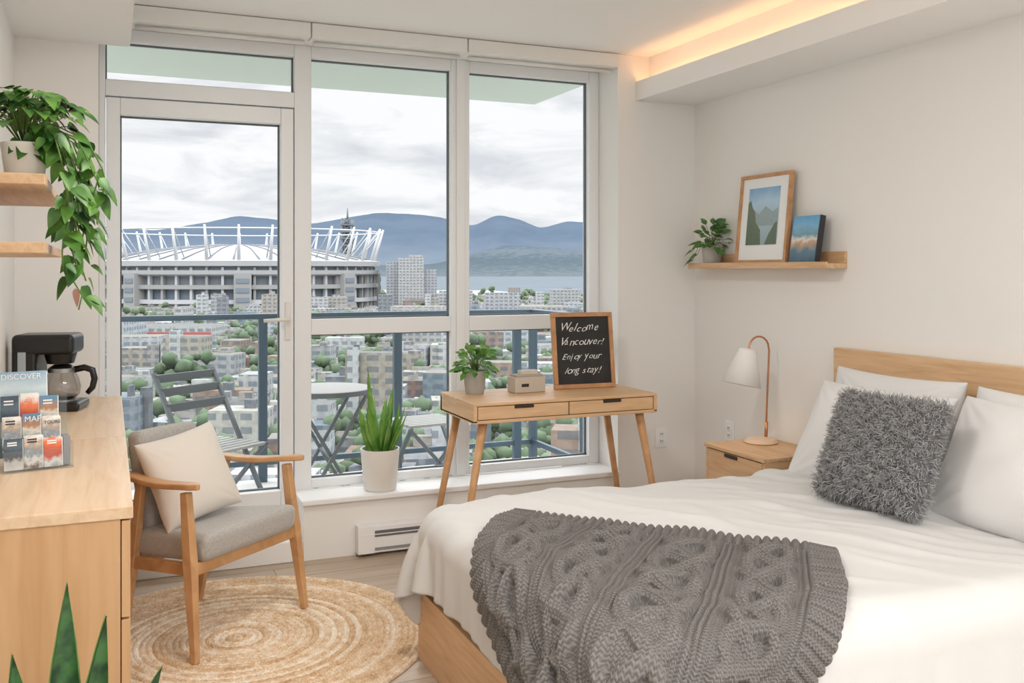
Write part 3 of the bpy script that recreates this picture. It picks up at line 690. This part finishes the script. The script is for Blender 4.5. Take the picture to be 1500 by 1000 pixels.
box('cards', -.04, .055, -.02, .02, .085, .108, mk('cards2', (206, 196, 182), .7), g, .002); box('label', -.05, -.01, -.0465, -.044, .03, .045, M_dark, g)

# ------------------------------------------------------------------ NIGHTSTAND + LAMP
g = grp('nightstand', (0, 0, 0))
box('top', 2.70, XR-.004, 3.46, 3.92, .532, .55, M_oakY, g, .003)
box('side_far', 2.71, XR-.004, 3.90, 3.918, .33, .532, M_oak, g, .002); box('side_near', 2.71, XR-.004, 3.462, 3.48, .33, .532, M_oak, g, .002)
box('bottom', 2.71, XR-.004, 3.46, 3.92, .32, .335, M_oak, g); box('drawer', 2.708, 2.73, 3.483, 3.897, .34, .527, M_oakY, g, .003)
box('pull', 2.702, 2.715, 3.66, 3.76, .508, .524, M_dark, g, .004); box('back', 3.06, XR-.004, 3.48, 3.90, .33, .532, M_oak, g)
for x_ in (2.74, 3.05):
    for y_ in (3.50, 3.88): tube('leg', [(x_, y_, 0), (x_, y_, .322)], [.012, .018], M_chairwood, g)
g = grp('table_lamp', (2.95, 3.80, .551))
lathe('base', [(0, 0), (.078, 0), (.082, .006), (.07, .02), (.02, .028), (0, .028)], mk('lamp_base', (224, 200, 176), .5), g)
pts = [(.03, 0, .02), (.035, 0, .15), (.045, 0, .35), (.05, 0, .45)]
for i in range(1, 10):
    t = PI*i/9; pts.append((-.012+.06*math.cos(t), 0, .462+.06*math.sin(t)))
pts += [(-.078, 0, .45)]
tube('stem', pts, .0048, M_copper, g, 10)
tube('stem_short', [(.03, 0, .02), (.035, 0, .10)], .008, M_copper, g, 10)
gs = grp('shade_pivot', (-.08, 0, .45), rot=(0, .22, 0), parent=g)
M_shade = mk('lamp_shade', (238, 236, 232), .6)
o = lathe('shade', [(.0, .012), (.038, .010), (.042, .0), (.092, -.165)], M_shade, gs); so = o.modifiers.new('s', 'SOLIDIFY'); so.thickness = .003
lathe('bulb', [(0, -.04), (.012, -.045), (.016, -.07), (.026, -.09), (.026, -.105), (.015, -.122), (0, -.127)], mk('bulb', (255, 225, 190), .4, emit=6, ecol=(255, 205, 150)), gs, seg=24)
g = grp('picture_ledge', (0, 0, 0))
box('base', 2.975, XR-.001, 3.36, 4.46, 1.406, 1.43, M_oakY, g, .003); box('back', XR-.016, XR-.001, 3.36, 4.46, 1.43, 1.485, M_oakY, g, .002)
box('front_lip', 2.965, 2.978, 3.36, 4.46, 1.406, 1.437, M_oakY, g, .002)
g = grp('framed_art_print', (3.0, 3.885, 1.432), rot=(0, .10, 0)); w2, h2_ = .20, .455
M_af = wood('art_frame', (206, 158, 112), (180, 130, 88), (6, 6, 6))
for q in ((-w2, w2, 0, .018), (-w2, w2, h2_-.018, h2_), (-w2, -w2+.018, .018, h2_-.018), (w2-.018, w2, .018, h2_-.018)): box('frame', 0, .022, q[0], q[1], q[2], q[3], M_af, g, .002)
box('mat', .010, .018, -w2+.012, w2-.012, .012, h2_-.012, mk('mat_board', (240, 242, 243), .8), g)
M_art = artmat('landscape_print', [(0, (150, 172, 180)), (.5, (170, 192, 202)), (.75, (176, 206, 228)), (1, (120, 168, 212))], 12, 2, -.15, .15, .3, (1, 1, .6))
y0_, y1_, z0_, z1_ = -w2+.085, w2-.075, .095, h2_-.07
box('print_sky_sea', .006, .010, y0_, y1_, z0_, z1_, M_art, g)
M_cl = [artmat('cliff_%d' % i, st, 50, 2, -.1, .25, .6) for i, st in enumerate(([(0, (52, 66, 60)), (.5, (82, 102, 78)), (1, (104, 118, 96))], [(0, (108, 128, 130)), (1, (150, 168, 172))]))]
def poly(name, pts, x_, mt): return mesh(name, [(x_, y_, z_) for y_, z_ in pts], [tuple(range(len(pts)))], mt, g)
poly('print_far_mountains', [(y0_, .19), (y1_, .19), (y1_, .25), (y1_-.05, .275), (y1_-.09, .25), (y1_-.14, .29), (y0_+.04, .26), (y0_, .28)], .0057, M_cl[1])
poly('print_near_cliff', [(y1_, z0_), (y1_, .31), (y1_-.02, .325), (y1_-.035, .29), (y1_-.06, .26), (y1_-.07, .21), (y1_-.11, .17), (y1_-.12, z0_)], .0054, M_cl[0])
poly('print_left_cliff', [(y0_, z0_), (y0_+.09, z0_), (y0_+.06, .15), (y0_+.02, .20), (y0_, .21)], .0054, M_cl[0])
g = grp('photo_book', (2.99, 3.555, 1.432), rot=(0, .16, math.radians(-4)))
box('cover', 0, .003, -.10, .10, 0, .225, artmat('book_cover', [(0, (50, 84, 106)), (.25, (80, 120, 140)), (.42, (200, 160, 120)), (.5, (225, 220, 210)), (.6, (110, 150, 170)), (.8, (120, 180, 215)), (1, (90, 160, 210))], 22, 2, -.11, .11, .3), g)
box('pages', .003, .024, -.098, .098, .003, .222, mk('pages', (210, 208, 202), .8), g); box('spine', -.001, .027, -.104, -.098, 0, .225, mk('book_spine', (44, 46, 50), .5), g); box('back_cover', .024, .027, -.10, .10, 0, .225, mk('book_back', (44, 46, 50), .5), g)

# ------------------------------------------------------------------ BALCONY
M_bfloor = mk('balcony_concrete', (190, 190, 187), .9, var=.08, vscale=5)
M_slab = mk('balcony_soffit_paint', (208, 217, 210), .9)
box('balcony_floor', -1.2, 2.98, 4.95, 6.48, -.2, .0, M_bfloor)
box('balcony_ceiling_slab', -1.2, 2.92, 4.95, 6.42, 2.63, 2.83, M_slab)
g = grp('balcony_railing')
box('top_rail', -1.1, 2.93, 6.375, 6.435, 1.075, 1.11, M_rail, g, .006); box('bottom_rail', -1.1, 2.93, 6.39, 6.42, .11, .145, M_rail, g, .004)
for x_ in (-.9, .02, .94, 1.86, 2.77): box('post', x_-.028, x_+.028, 6.38, 6.43, 0, 1.08, M_rail, g, .004)
box('glass', -1.1, 2.9, 6.40, 6.406, .15, 1.06, M_rglass, g)
box('side_top_rail', 2.87, 2.93, 4.96, 6.40, 1.075, 1.11, M_rail, g, .006); box('side_bottom_rail', 2.885, 2.915, 4.96, 6.40, .11, .145, M_rail, g)
box('side_glass', 2.897, 2.903, 4.96, 6.39, .15, 1.06, M_rglass, g); box('post_corner', 2.875, 2.925, 6.38, 6.43, 0, 1.08, M_rail, g); box('post_side', 2.875, 2.925, 5.55, 5.60, 0, 1.08, M_rail, g)
M_fold = mk('folding_metal', (104, 110, 114), .5, .2); M_slat = mk('slat_grey', (165, 165, 162), .6)
def folding_chair(name, loc, rz, back=True):
    g = grp(name, loc, rz)
    for i in range(7): box('seat_slat', -.19, .19, -.19+i*.055, -.19+i*.055+.04, .44, .455, M_slat, g, .003)
    for s_ in (-.2, .2):
        if back:
            bar('rear_upright', (s_, -.24, 0), (s_, .26, .84), .02, .026, M_fold, g)
            bar('leg_x', (s_*.92, .26, 0), (s_*.92, -.19, .45), .02, .026, M_fold, g)
        else:
            bar('leg_a', (s_, -.2, 0), (s_, .2, .44), .02, .026, M_fold, g); bar('leg_b', (s_*.92, .2, 0), (s_*.92, -.2, .44), .02, .026, M_fold, g)
            bar('leg_c', (-s_, -.2, 0), (s_, -.2, .44), .026, .02, M_fold, g)
    bar('stretch_1', (-.2, -.19, .08), (.2, -.19, .08), .02, .02, M_fold, g, side=(0, 0, 1)); bar('stretch_2', (-.19, .21, .08), (.19, .21, .08), .02, .02, M_fold, g, side=(0, 0, 1))
    if back:
        for zz in (.66, .74, .81): bar('back_slat', (-.2, -.24+.595*zz, zz), (.2, -.24+.595*zz, zz), .045, .014, M_fold, g, side=(0, 0, 1))
    return g
folding_chair('folding_patio_chair', (.54, 5.36, 0), math.radians(36))
folding_chair('folding_patio_stool', (1.84, 5.72, 0), math.radians(8), False)
g = grp('bistro_table', (1.15, 5.42, 0))
lathe('top', [(0, .70), (.255, .70), (.262, .708), (.262, .718), (.255, .724), (0, .724)], M_slat, g)
lathe('rim', [(.258, .695), (.266, .695), (.266, .722), (.258, .722)], M_fold, g)
for s_ in (-.17, .17):
    bar('leg_a', (-.2, s_, 0), (.2, s_, .70), .022, .02, M_fold, g); bar('leg_b', (.2, s_*.9, 0), (-.2, s_*.9, .70), .022, .02, M_fold, g)
bar('cross', (0, -.17, .35), (0, .17, .35), .018, .018, M_fold, g, side=(0, 0, 1))

# ------------------------------------------------------------------ CITY
GZ = -40.
def far(r, d): return (d*ST+r*CT, d*CT-r*ST)
gcity = grp('city_district')
def polar_sheet(name, d0, d1, z, mat, r0=-1.1, r1=1.1):
    V = []
    for d in (d0, d1):
        for q in (r0, r1): V.append((*far(q*d, d), z))
    return mesh(name, V, [(0, 1, 3, 2)], mat)
m, nt, p = newmat('city_ground'); tc = N(nt, 'ShaderNodeTexCoord'); vo = N(nt, 'ShaderNodeTexVoronoi'); vo.inputs['Scale'].default_value = .05
nt.links.new(tc.outputs['Object'], vo.inputs['Vector']); nz = N(nt, 'ShaderNodeTexNoise'); nz.inputs['Scale'].default_value = .15; nz.inputs['Detail'].default_value = 8; nt.links.new(tc.outputs['Object'], nz.inputs['Vector'])
mx = mth(nt, 'ADD', mth(nt, 'MULTIPLY', vo.outputs['Color'], .45), mth(nt, 'MULTIPLY', nz.outputs['Fac'], .6))
r = ramp(nt, [(.25, s2l(od((132, 150, 120)))), (.42, s2l(od((168, 180, 156)))), (.52, s2l(od((204, 202, 198)))), (.7, s2l(od((232, 231, 229))))]); nt.links.new(mx, r.inputs[0]); nt.links.new(r.outputs[0], p.inputs['Base Color']); p.inputs['Roughness'].default_value = 1
mesh('near_land', [(*far(-4000, -1500), GZ), (*far(4000, -1500), GZ), (*far(4000, 1560), GZ), (*far(60, 1500), GZ), (*far(-40, 1900), GZ), (*far(-4000, 2600), GZ)], [(0, 1, 2, 3, 4, 5)], m, gcity)
M_water = mk('sea_water', od((190, 204, 214), .25), .8, var=.06, vscale=.004, spec=0)
polar_sheet('sea_inlet', 1000, 16000, GZ-1.5, M_water)
def buildings():
    rs = random.Random(5); B = []
    d = 140.
    PAL = [(246, 246, 244), (230, 230, 228), (208, 208, 208), (242, 236, 226), (216, 204, 186), (176, 186, 196), (240, 242, 245), (200, 168, 148), (244, 244, 244), (158, 162, 166), (188, 150, 132), (150, 166, 178)]
    while d < 1540:
        step = 9+d*.010
        r_ = -.60*d
        while r_ < .40*d:
            w_ = rs.uniform(.4, 1.0)*step*1.4; dp = rs.uniform(.45, .9)*step
            q = rs.random(); hgt = rs.uniform(3, 7) if q < .78 else (rs.uniform(7, 12) if q < .97 else rs.uniform(12, 20))
            hmax = 41.4-((24 if q > .985 and d > 600 else 38)*d/1387)-1; hgt = min(hgt, max(4, hmax))
            if q > .985 and d > 500: hgt = max(hgt, hmax*.8); w_ *= .6
            e = ((r_+288)/175)**2+((d-1000)/150)**2
            if e > 1 and rs.random() < .76:
                c = rs.choice(PAL)
                B.append((r_+rs.uniform(-3, 3), d+rs.uniform(-4, 4), w_, dp, hgt, c, rs.choice([0, 0, .12, -.15])))
                for _ in range(2):
                    if rs.random() < .55: B.append((r_+rs.uniform(-.3, .3)*w_, d+rs.uniform(-.2, .2)*dp, w_*rs.uniform(.1, .4), dp*rs.uniform(.2, .5), hgt+rs.uniform(.8, 2.6), rs.choice([(244, 244, 242), (150, 152, 156), (214, 206, 196)]), 0))
            r_ += step*rs.uniform(1.0, 1.45)
        d += step*1.1
    return B
def boxbatch(name, B, mat, parent=None):
    V = []; F = []; C = []
    for (r_, d, w_, dp, h_, c, rot) in B:
        k = len(V); cr_, sr = math.cos(rot), math.sin(rot)
        for z in (GZ, GZ+h_):
            for a, b in ((-1, -1), (1, -1), (1, 1), (-1, 1)):
                x_, y_ = a*w_/2, b*dp/2; V.append((*far(r_+x_*cr_-y_*sr, d+x_*sr+y_*cr_), z))
        F += [tuple(k+i for i in f) for f in CF]; haze = min(.5, d/2600)  # distance haze painted in: wall colours go paler with depth
        cc = s2l(od([ci*(1-haze)+haze*t for ci, t in zip(c, (222, 228, 234))], .48)); q3 = int(abs(r_)*7) % 5
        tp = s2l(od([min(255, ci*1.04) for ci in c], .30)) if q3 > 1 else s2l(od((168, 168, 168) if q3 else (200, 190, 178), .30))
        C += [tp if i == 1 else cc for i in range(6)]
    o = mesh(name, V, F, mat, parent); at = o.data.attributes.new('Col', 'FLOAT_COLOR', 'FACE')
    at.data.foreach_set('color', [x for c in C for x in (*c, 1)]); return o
m, nt, p = newmat('building_facade'); at = N(nt, 'ShaderNodeAttribute', attribute_name='Col'); ge = N(nt, 'ShaderNodeNewGeometry'); sp = N(nt, 'ShaderNodeSeparateXYZ'); nt.links.new(ge.outputs['Position'], sp.inputs[0])
sn = N(nt, 'ShaderNodeSeparateXYZ'); nt.links.new(ge.outputs['Normal'], sn.inputs[0])
zf = mth(nt, 'GREATER_THAN', mth(nt, 'FRACT', mth(nt, 'DIVIDE', sp.outputs[2], 3.0)), .5)
xf = mth(nt, 'GREATER_THAN', mth(nt, 'FRACT', mth(nt, 'DIVIDE', mth(nt, 'ADD', sp.outputs[0], mth(nt, 'MULTIPLY', sp.outputs[1], .6)), 2.7)), .35)
vert = mth(nt, 'LESS_THAN', mth(nt, 'ABSOLUTE', sn.outputs[2]), .5)
fac = mth(nt, 'MULTIPLY', mth(nt, 'MULTIPLY', zf, xf), mth(nt, 'MULTIPLY', vert, .6))
nz = N(nt, 'ShaderNodeTexNoise'); nz.inputs['Scale'].default_value = .6; nz.inputs['Detail'].default_value = 4; nt.links.new(ge.outputs['Position'], nz.inputs['Vector']); rz_ = ramp(nt, [(.35, (.74, .74, .74)), (.6, (1, 1, 1))]); nt.links.new(nz.outputs['Fac'], rz_.inputs[0])
mm = N(nt, 'ShaderNodeMixRGB', blend_type='MULTIPLY'); mm.inputs[0].default_value = 1; nt.links.new(at.outputs['Color'], mm.inputs[1]); nt.links.new(rz_.outputs[0], mm.inputs[2])
mx = N(nt, 'ShaderNodeMixRGB'); nt.links.new(fac, mx.inputs[0]); nt.links.new(mm.outputs[0], mx.inputs[1]); mx.inputs[2].default_value = (*s2l(od((104, 122, 140), .5)), 1); nt.links.new(mx.outputs[0], p.inputs['Base Color']); p.inputs['Roughness'].default_value = .8
M_bld = m
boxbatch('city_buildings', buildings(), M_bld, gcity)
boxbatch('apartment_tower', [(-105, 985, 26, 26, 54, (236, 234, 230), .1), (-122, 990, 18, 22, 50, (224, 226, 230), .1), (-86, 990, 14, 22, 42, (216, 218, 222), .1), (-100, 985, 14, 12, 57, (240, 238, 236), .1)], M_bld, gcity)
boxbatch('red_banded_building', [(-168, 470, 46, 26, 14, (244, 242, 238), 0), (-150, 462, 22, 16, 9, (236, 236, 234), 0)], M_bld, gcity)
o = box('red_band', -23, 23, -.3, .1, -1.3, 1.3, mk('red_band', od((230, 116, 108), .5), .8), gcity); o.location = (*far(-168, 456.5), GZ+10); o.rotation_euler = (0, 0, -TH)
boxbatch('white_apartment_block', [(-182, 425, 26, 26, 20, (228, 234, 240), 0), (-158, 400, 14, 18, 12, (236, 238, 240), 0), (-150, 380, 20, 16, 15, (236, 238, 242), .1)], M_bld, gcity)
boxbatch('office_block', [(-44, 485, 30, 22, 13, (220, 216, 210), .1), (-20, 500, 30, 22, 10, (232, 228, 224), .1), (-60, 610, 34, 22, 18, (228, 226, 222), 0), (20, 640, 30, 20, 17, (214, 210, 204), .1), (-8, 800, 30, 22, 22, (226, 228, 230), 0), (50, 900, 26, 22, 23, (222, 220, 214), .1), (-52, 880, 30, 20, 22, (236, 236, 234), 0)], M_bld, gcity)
bm = bmesh.new(); bmesh.ops.create_icosphere(bm, subdivisions=1, radius=1); tv = np.array([v.co[:] for v in bm.verts]); tf = np.array([[v.index for v in f.verts] for f in bm.faces]); bm.free()
rs = np.random.RandomState(4); TV = []; TF = []; k = 0
def blob(r_, d, s_, z):
    global k
    q = tv*(s_*(1+rs.uniform(-.25, .25, (len(tv), 1)))); x_, y_ = far(r_, d)
    TV.append(q+np.array([x_, y_, z])); TF.append(tf+k); k += len(tv)
for i in range(900):
    d = 140*(10.5**rs.rand()); r_ = rs.uniform(-.6, .4)*d
    if ((r_+288)/165)**2+((d-1000)/135)**2 < 1: continue
    for j in range(7):
        s_ = rs.uniform(.8, 2.1)*(1+d/1200); blob(r_+rs.uniform(-7, 7), d+rs.uniform(-3, 3), s_, GZ+s_*rs.uniform(.8, 3.0))
for (r_, d) in ((-190, 560), (-110, 540), (-128, 455), (-96, 400), (-150, 520), (-80, 530), (-70, 440), (-20, 420), (-60, 330), (-110, 320)):
    for j in range(34): blob(r_+rs.uniform(-8, 8), d+rs.uniform(-6, 6), rs.uniform(1.4, 3), GZ+rs.uniform(2, 12))
M_tree = mk('tree_foliage', od((132, 154, 120), .40), 1, var=.3, vscale=.25)
mesh('city_trees', np.concatenate(TV), np.concatenate(TF), M_tree, gcity, True)
sc_ = far(-288, 1000); gs = grp('stadium', (sc_[0], sc_[1], 0), -TH); EA, EB = 140, 105
def ering(name, prof, mat, seg=120):
    V = []; F = []; n = len(prof)
    for i in range(seg):
        t = 2*PI*i/seg
        for f_, z in prof: V.append((EA*f_*math.cos(t), EB*f_*math.sin(t), z))
    for i in range(seg):
        j = (i+1) % seg
        for q in range(n-1): F.append((i*n+q, j*n+q, j*n+q+1, i*n+q+1))
    return mesh(name, V, F, mat, gs, False)
M_sw = mk('stadium_white', od((232, 234, 237), .5), .7); M_sg = mk('stadium_glass', od((150, 164, 178), .5), .5); M_sc = mk('stadium_concrete', od((196, 196, 194), .5), .9); M_sd = mk('stadium_grey_glass', od((160, 168, 174), .5), .9)  # M_sd is the grey glass of the upper bands
ering('podium', [(.98, GZ), (.98, -31)], M_sc); ering('band_1', [(.97, -31), (1.03, -31), (1.03, -27), (.97, -27)], M_sw)
ering('glass_1', [(.97, -27), (.97, -17)], M_sg); ering('band_2', [(.97, -17), (1.04, -17), (1.04, -13), (.97, -13)], M_sc)
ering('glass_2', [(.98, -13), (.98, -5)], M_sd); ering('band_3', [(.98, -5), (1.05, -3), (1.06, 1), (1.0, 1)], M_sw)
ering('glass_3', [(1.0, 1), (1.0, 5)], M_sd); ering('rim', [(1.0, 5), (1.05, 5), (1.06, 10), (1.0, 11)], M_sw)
ering('roof', [(1.0, 11), (.8, 17), (.6, 22), (.4, 25), (.2, 27), (0.001, 28)], mk('stadium_roof', od((240, 243, 247), .26), .6))
M_seam = mk('roof_seam', od((214, 220, 228), .26), .7)
for i in range(36):
    t = 2*PI*i/36; c_, s_ = math.cos(t), math.sin(t)
    tube('roof_rib', [(EA*f_*c_, EB*f_*s_, z_+.4) for f_, z_ in ((1.0, 11), (.8, 17), (.6, 22), (.4, 25), (.2, 27))], .6, M_seam, gs, 4)
for i in range(60):
    t = 2*PI*i/60; c_, s_ = math.cos(t), math.sin(t)
    o = box('column', -1.2, 1.2, -2, 2, GZ, 4, M_sw if i % 3 else M_sc, gs); o.location = (EA*1.005*c_, EB*1.005*s_, (GZ+4)/2); o.rotation_euler = (0, 0, t+PI/2)
for i in range(8):
    t = 2*PI*(i+.3)/8; o = box('stair_tower', -8, 8, -6, 6, GZ, -1, M_sc, gs); o.location = (EA*1.02*math.cos(t), EB*1.02*math.sin(t), (GZ-3)/2); o.rotation_euler = (0, 0, t+PI/2)
    for q in range(3): o = box('stair_window', -6, 6, -6.5, 6.5, -2.2, 2.2, M_sg, gs); o.location = (EA*1.022*math.cos(t), EB*1.022*math.sin(t), -9-q*9); o.rotation_euler = (0, 0, t+PI/2)
M_mast = mk('mast_white', od((244, 246, 248), .5), .6)
NM = 30
for i in range(NM):
    t = 2*PI*(i+.5)/NM; c_, s_ = math.cos(t), math.sin(t)
    b_ = (EA*1.0*c_, EB*1.0*s_, 4); tp = (EA*1.08*c_, EB*1.08*s_, 44)
    tube('mast', [b_, tp], [1.9, 1.1], M_mast, gs, 6)
    tube('inner_strut', [(EA*.90*c_, EB*.90*s_, 13), tp], .55, M_mast, gs, 4)
tube('tension_ring', [(EA*1.035*math.cos(2*PI*i/(4*NM)), EB*1.035*math.sin(2*PI*i/(4*NM)), 41) for i in range(4*NM+1)], .8, M_mast, gs, 6)
g = grp('lattice_tower', (*far(-205, 1180), 0), -TH, parent=gcity)
M_lt = mk('tower_grey', od((150, 156, 164), .45), .8)
box('core', -2.6, 2.6, -2.6, 2.6, GZ, 64, M_lt, g)
for sx_ in (-6, 6):
    for sy_ in (-6, 6): tube('leg', [(sx_, sy_, GZ), (sx_, sy_, 64)], 1.1, M_lt, g, 5)
for i in range(11):
    z_ = -28+i*8.5; tube('brace', [(-6, -6, z_), (6, -6, z_+8.5)], .7, M_lt, g, 4); tube('brace', [(6, -6, z_), (-6, -6, z_+8.5)], .7, M_lt, g, 4); box('deck', -7.5, 7.5, -7.5, 7.5, z_-.8, z_+1.4, M_lt, g)
tube('spire', [(0, 0, 60), (0, 0, 78)], [1.8, .6], M_lt, g, 6)
def ridge(name, dist, pts, mat, seed, rough, depth, gs_=.10):
    rs = np.random.RandomState(seed); pts = np.array(pts, float)
    us = np.linspace(pts[0, 0], pts[-1, 0], 900); h_ = np.interp(us, pts[:, 0], pts[:, 1])
    ker = np.hanning(13); ker /= ker.sum(); h_ = np.convolve(np.pad(h_, 6, 'edge'), ker, 'valid')
    nz0 = np.zeros(900)
    for o_ in range(7):
        npt = 14*2**o_; yv = rs.uniform(-1, 1, npt+1); nz0 += np.interp(np.linspace(0, npt, 900), np.arange(npt+1), yv)/(1.7**o_)
    h_ = h_+rough*nz0
    rows = 18; V = np.zeros((rows, 900, 3))
    gul = np.zeros(900)
    for o_ in range(5):
        npt = 60*2**o_; gul += np.interp(np.linspace(0, npt, 900), np.arange(npt+1), rs.uniform(-1, 1, npt+1))/(1.7**o_)
    for k_ in range(rows):
        f_ = k_/(rows-1)
        d_ = dist-depth*(1-f_)+np.roll(gul, k_)*depth*gs_*math.sin(PI*f_); hh_ = h_*f_**.85
        V[k_, :, 0] = d_*ST+us*CT; V[k_, :, 1] = d_*CT-us*ST; V[k_, :, 2] = GZ-5+hh_
    return mesh(name, V, gridfaces(rows, 900), mat, None, True)
def zmat(name, stops, lo, hi, nsc, nst, k_=.36):  # height-graded far terrain colour with aerial haze painted in
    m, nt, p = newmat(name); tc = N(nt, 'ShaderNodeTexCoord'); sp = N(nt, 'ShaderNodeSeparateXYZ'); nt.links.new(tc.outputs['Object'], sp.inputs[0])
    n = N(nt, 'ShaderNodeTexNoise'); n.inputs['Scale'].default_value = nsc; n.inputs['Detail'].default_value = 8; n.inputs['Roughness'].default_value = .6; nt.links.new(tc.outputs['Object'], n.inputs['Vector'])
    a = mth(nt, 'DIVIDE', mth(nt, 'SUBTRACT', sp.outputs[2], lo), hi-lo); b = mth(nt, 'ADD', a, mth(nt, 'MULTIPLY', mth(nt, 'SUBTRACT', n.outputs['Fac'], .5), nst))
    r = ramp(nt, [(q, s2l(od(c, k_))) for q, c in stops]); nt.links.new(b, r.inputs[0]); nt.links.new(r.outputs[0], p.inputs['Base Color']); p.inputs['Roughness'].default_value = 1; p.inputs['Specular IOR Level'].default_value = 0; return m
D_ = 11000; K = D_/1387
prof = [(-900, 60), (60, 58), (150, 62), (230, 56), (300, 70), (350, 82), (400, 77), (450, 70), (490, 77), (550, 86), (610, 82), (650, 77), (690, 64), (727, 82), (760, 75), (792, 62), (832, 75), (880, 70), (950, 78), (1100, 60), (2200, 60)]
ridge('mountain_range', D_, [((u-750)*K, h_*K+40) for u, h_ in prof], zmat('mountain_haze_blue', [(0, (176, 190, 206)), (.35, (156, 174, 194)), (.65, (138, 158, 182)), (.85, (146, 166, 188)), (1, (136, 156, 180))], -40, 620, .003, .5, .27), 3, 22, 2600, .045)  # paler towards the base: distance haze put into the slope colours
D2_ = 7600; K2 = D2_/1387
prof = [(-600, 4), (300, 6), (560, 8), (640, 10), (690, 24), (740, 38), (790, 36), (850, 30), (930, 20), (1300, 10), (2000, 6)]
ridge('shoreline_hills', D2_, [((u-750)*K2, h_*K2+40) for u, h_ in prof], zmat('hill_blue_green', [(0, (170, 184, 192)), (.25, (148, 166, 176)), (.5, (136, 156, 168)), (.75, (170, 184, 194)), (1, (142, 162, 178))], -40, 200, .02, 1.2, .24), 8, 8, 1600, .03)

# ------------------------------------------------------------------ WORLD / LIGHTS
w = bpy.data.worlds.new('overcast_sky'); scene.world = w; w.use_nodes = True; nt = w.node_tree; bg = nt.nodes['Background']
tc = N(nt, 'ShaderNodeTexCoord'); mp = N(nt, 'ShaderNodeMapping'); mp.inputs['Scale'].default_value = (2.2, 2.2, 8); mp.inputs['Location'].default_value = (.3, 1.1, 0)
n = N(nt, 'ShaderNodeTexNoise'); n.inputs['Scale'].default_value = 3.4; n.inputs['Detail'].default_value = 9; n.inputs['Roughness'].default_value = .56; n.inputs['Distortion'].default_value = .5
nt.links.new(tc.outputs['Generated'], mp.inputs[0]); nt.links.new(mp.outputs[0], n.inputs['Vector'])
r = ramp(nt, [(.32, s2l((216, 220, 226))), (.46, s2l((234, 237, 240))), (.56, s2l((248, 249, 251)))]); nt.links.new(n.outputs['Fac'], r.inputs[0]); nt.links.new(r.outputs[0], bg.inputs[0])
sp = N(nt, 'ShaderNodeSeparateXYZ'); nt.links.new(tc.outputs['Generated'], sp.inputs[0])
el = mth(nt, 'MINIMUM', mth(nt, 'MULTIPLY', mth(nt, 'MAXIMUM', mth(nt, 'SUBTRACT', sp.outputs[2], .2), 0.), 12.0), 3.6); stv = mth(nt, 'ADD', el, 1.04)
nt.links.new(stv, bg.inputs[1])
def area(name, loc, size, power, col=(1, 1, 1), rot=(0, 0, 0), sy=None, shape=None):
    l = bpy.data.lights.new(name, 'AREA'); l.energy = power; l.color = col; l.size = size
    if sy: l.shape = 'RECTANGLE'; l.size_y = sy
    if shape: l.shape = shape
    o = bpy.data.objects.new(name, l); scene.collection.objects.link(o); o.location = loc; o.rotation_euler = rot; return o
g = grp('added_ceiling_fill', (1.35, .05, ZC))  # added fill light behind the view, dressed as a ceiling fixture
box('fill_housing', -1.0, 1.0, -.5, .5, -.05, 0, M_trim, g, .01)
a = area('fill_lamp', (0, 0, -.058), 1.9, 55, (1, .955, .905), sy=.9); a.parent = g
g = grp('added_disc_fill', (.75, 2.7, ZC))  # second added lamp, unseen, brightens the chair and window side
lathe('fill_housing', [(0, 0), (.20, 0), (.20, -.04), (.19, -.05), (0, -.05)], M_trim, g)
a = area('fill_lamp', (0, 0, -.056), .37, 19, (1, .955, .905), shape='DISK'); a.parent = g
l = bpy.data.lights.new('bulb_light', 'POINT'); l.energy = 1.2; l.color = (1, .72, .45); l.shadow_soft_size = .03; o = bpy.data.objects.new('lamp_bulb_light', l); scene.collection.objects.link(o); o.location = (2.85, 3.80, .90)

# ------------------------------------------------------------------ CAMERA
cam = bpy.data.cameras.new('camera'); co = bpy.data.objects.new('camera', cam); scene.collection.objects.link(co)
co.location = (0, 0, 1.4); co.rotation_euler = (PI/2, 0, -TH); cam.sensor_width = 36; cam.lens = 36*1387/1500; cam.shift_y = -.07; cam.clip_start = .05; cam.clip_end = 40000
scene.camera = co
scene.view_settings.view_transform = 'Standard'
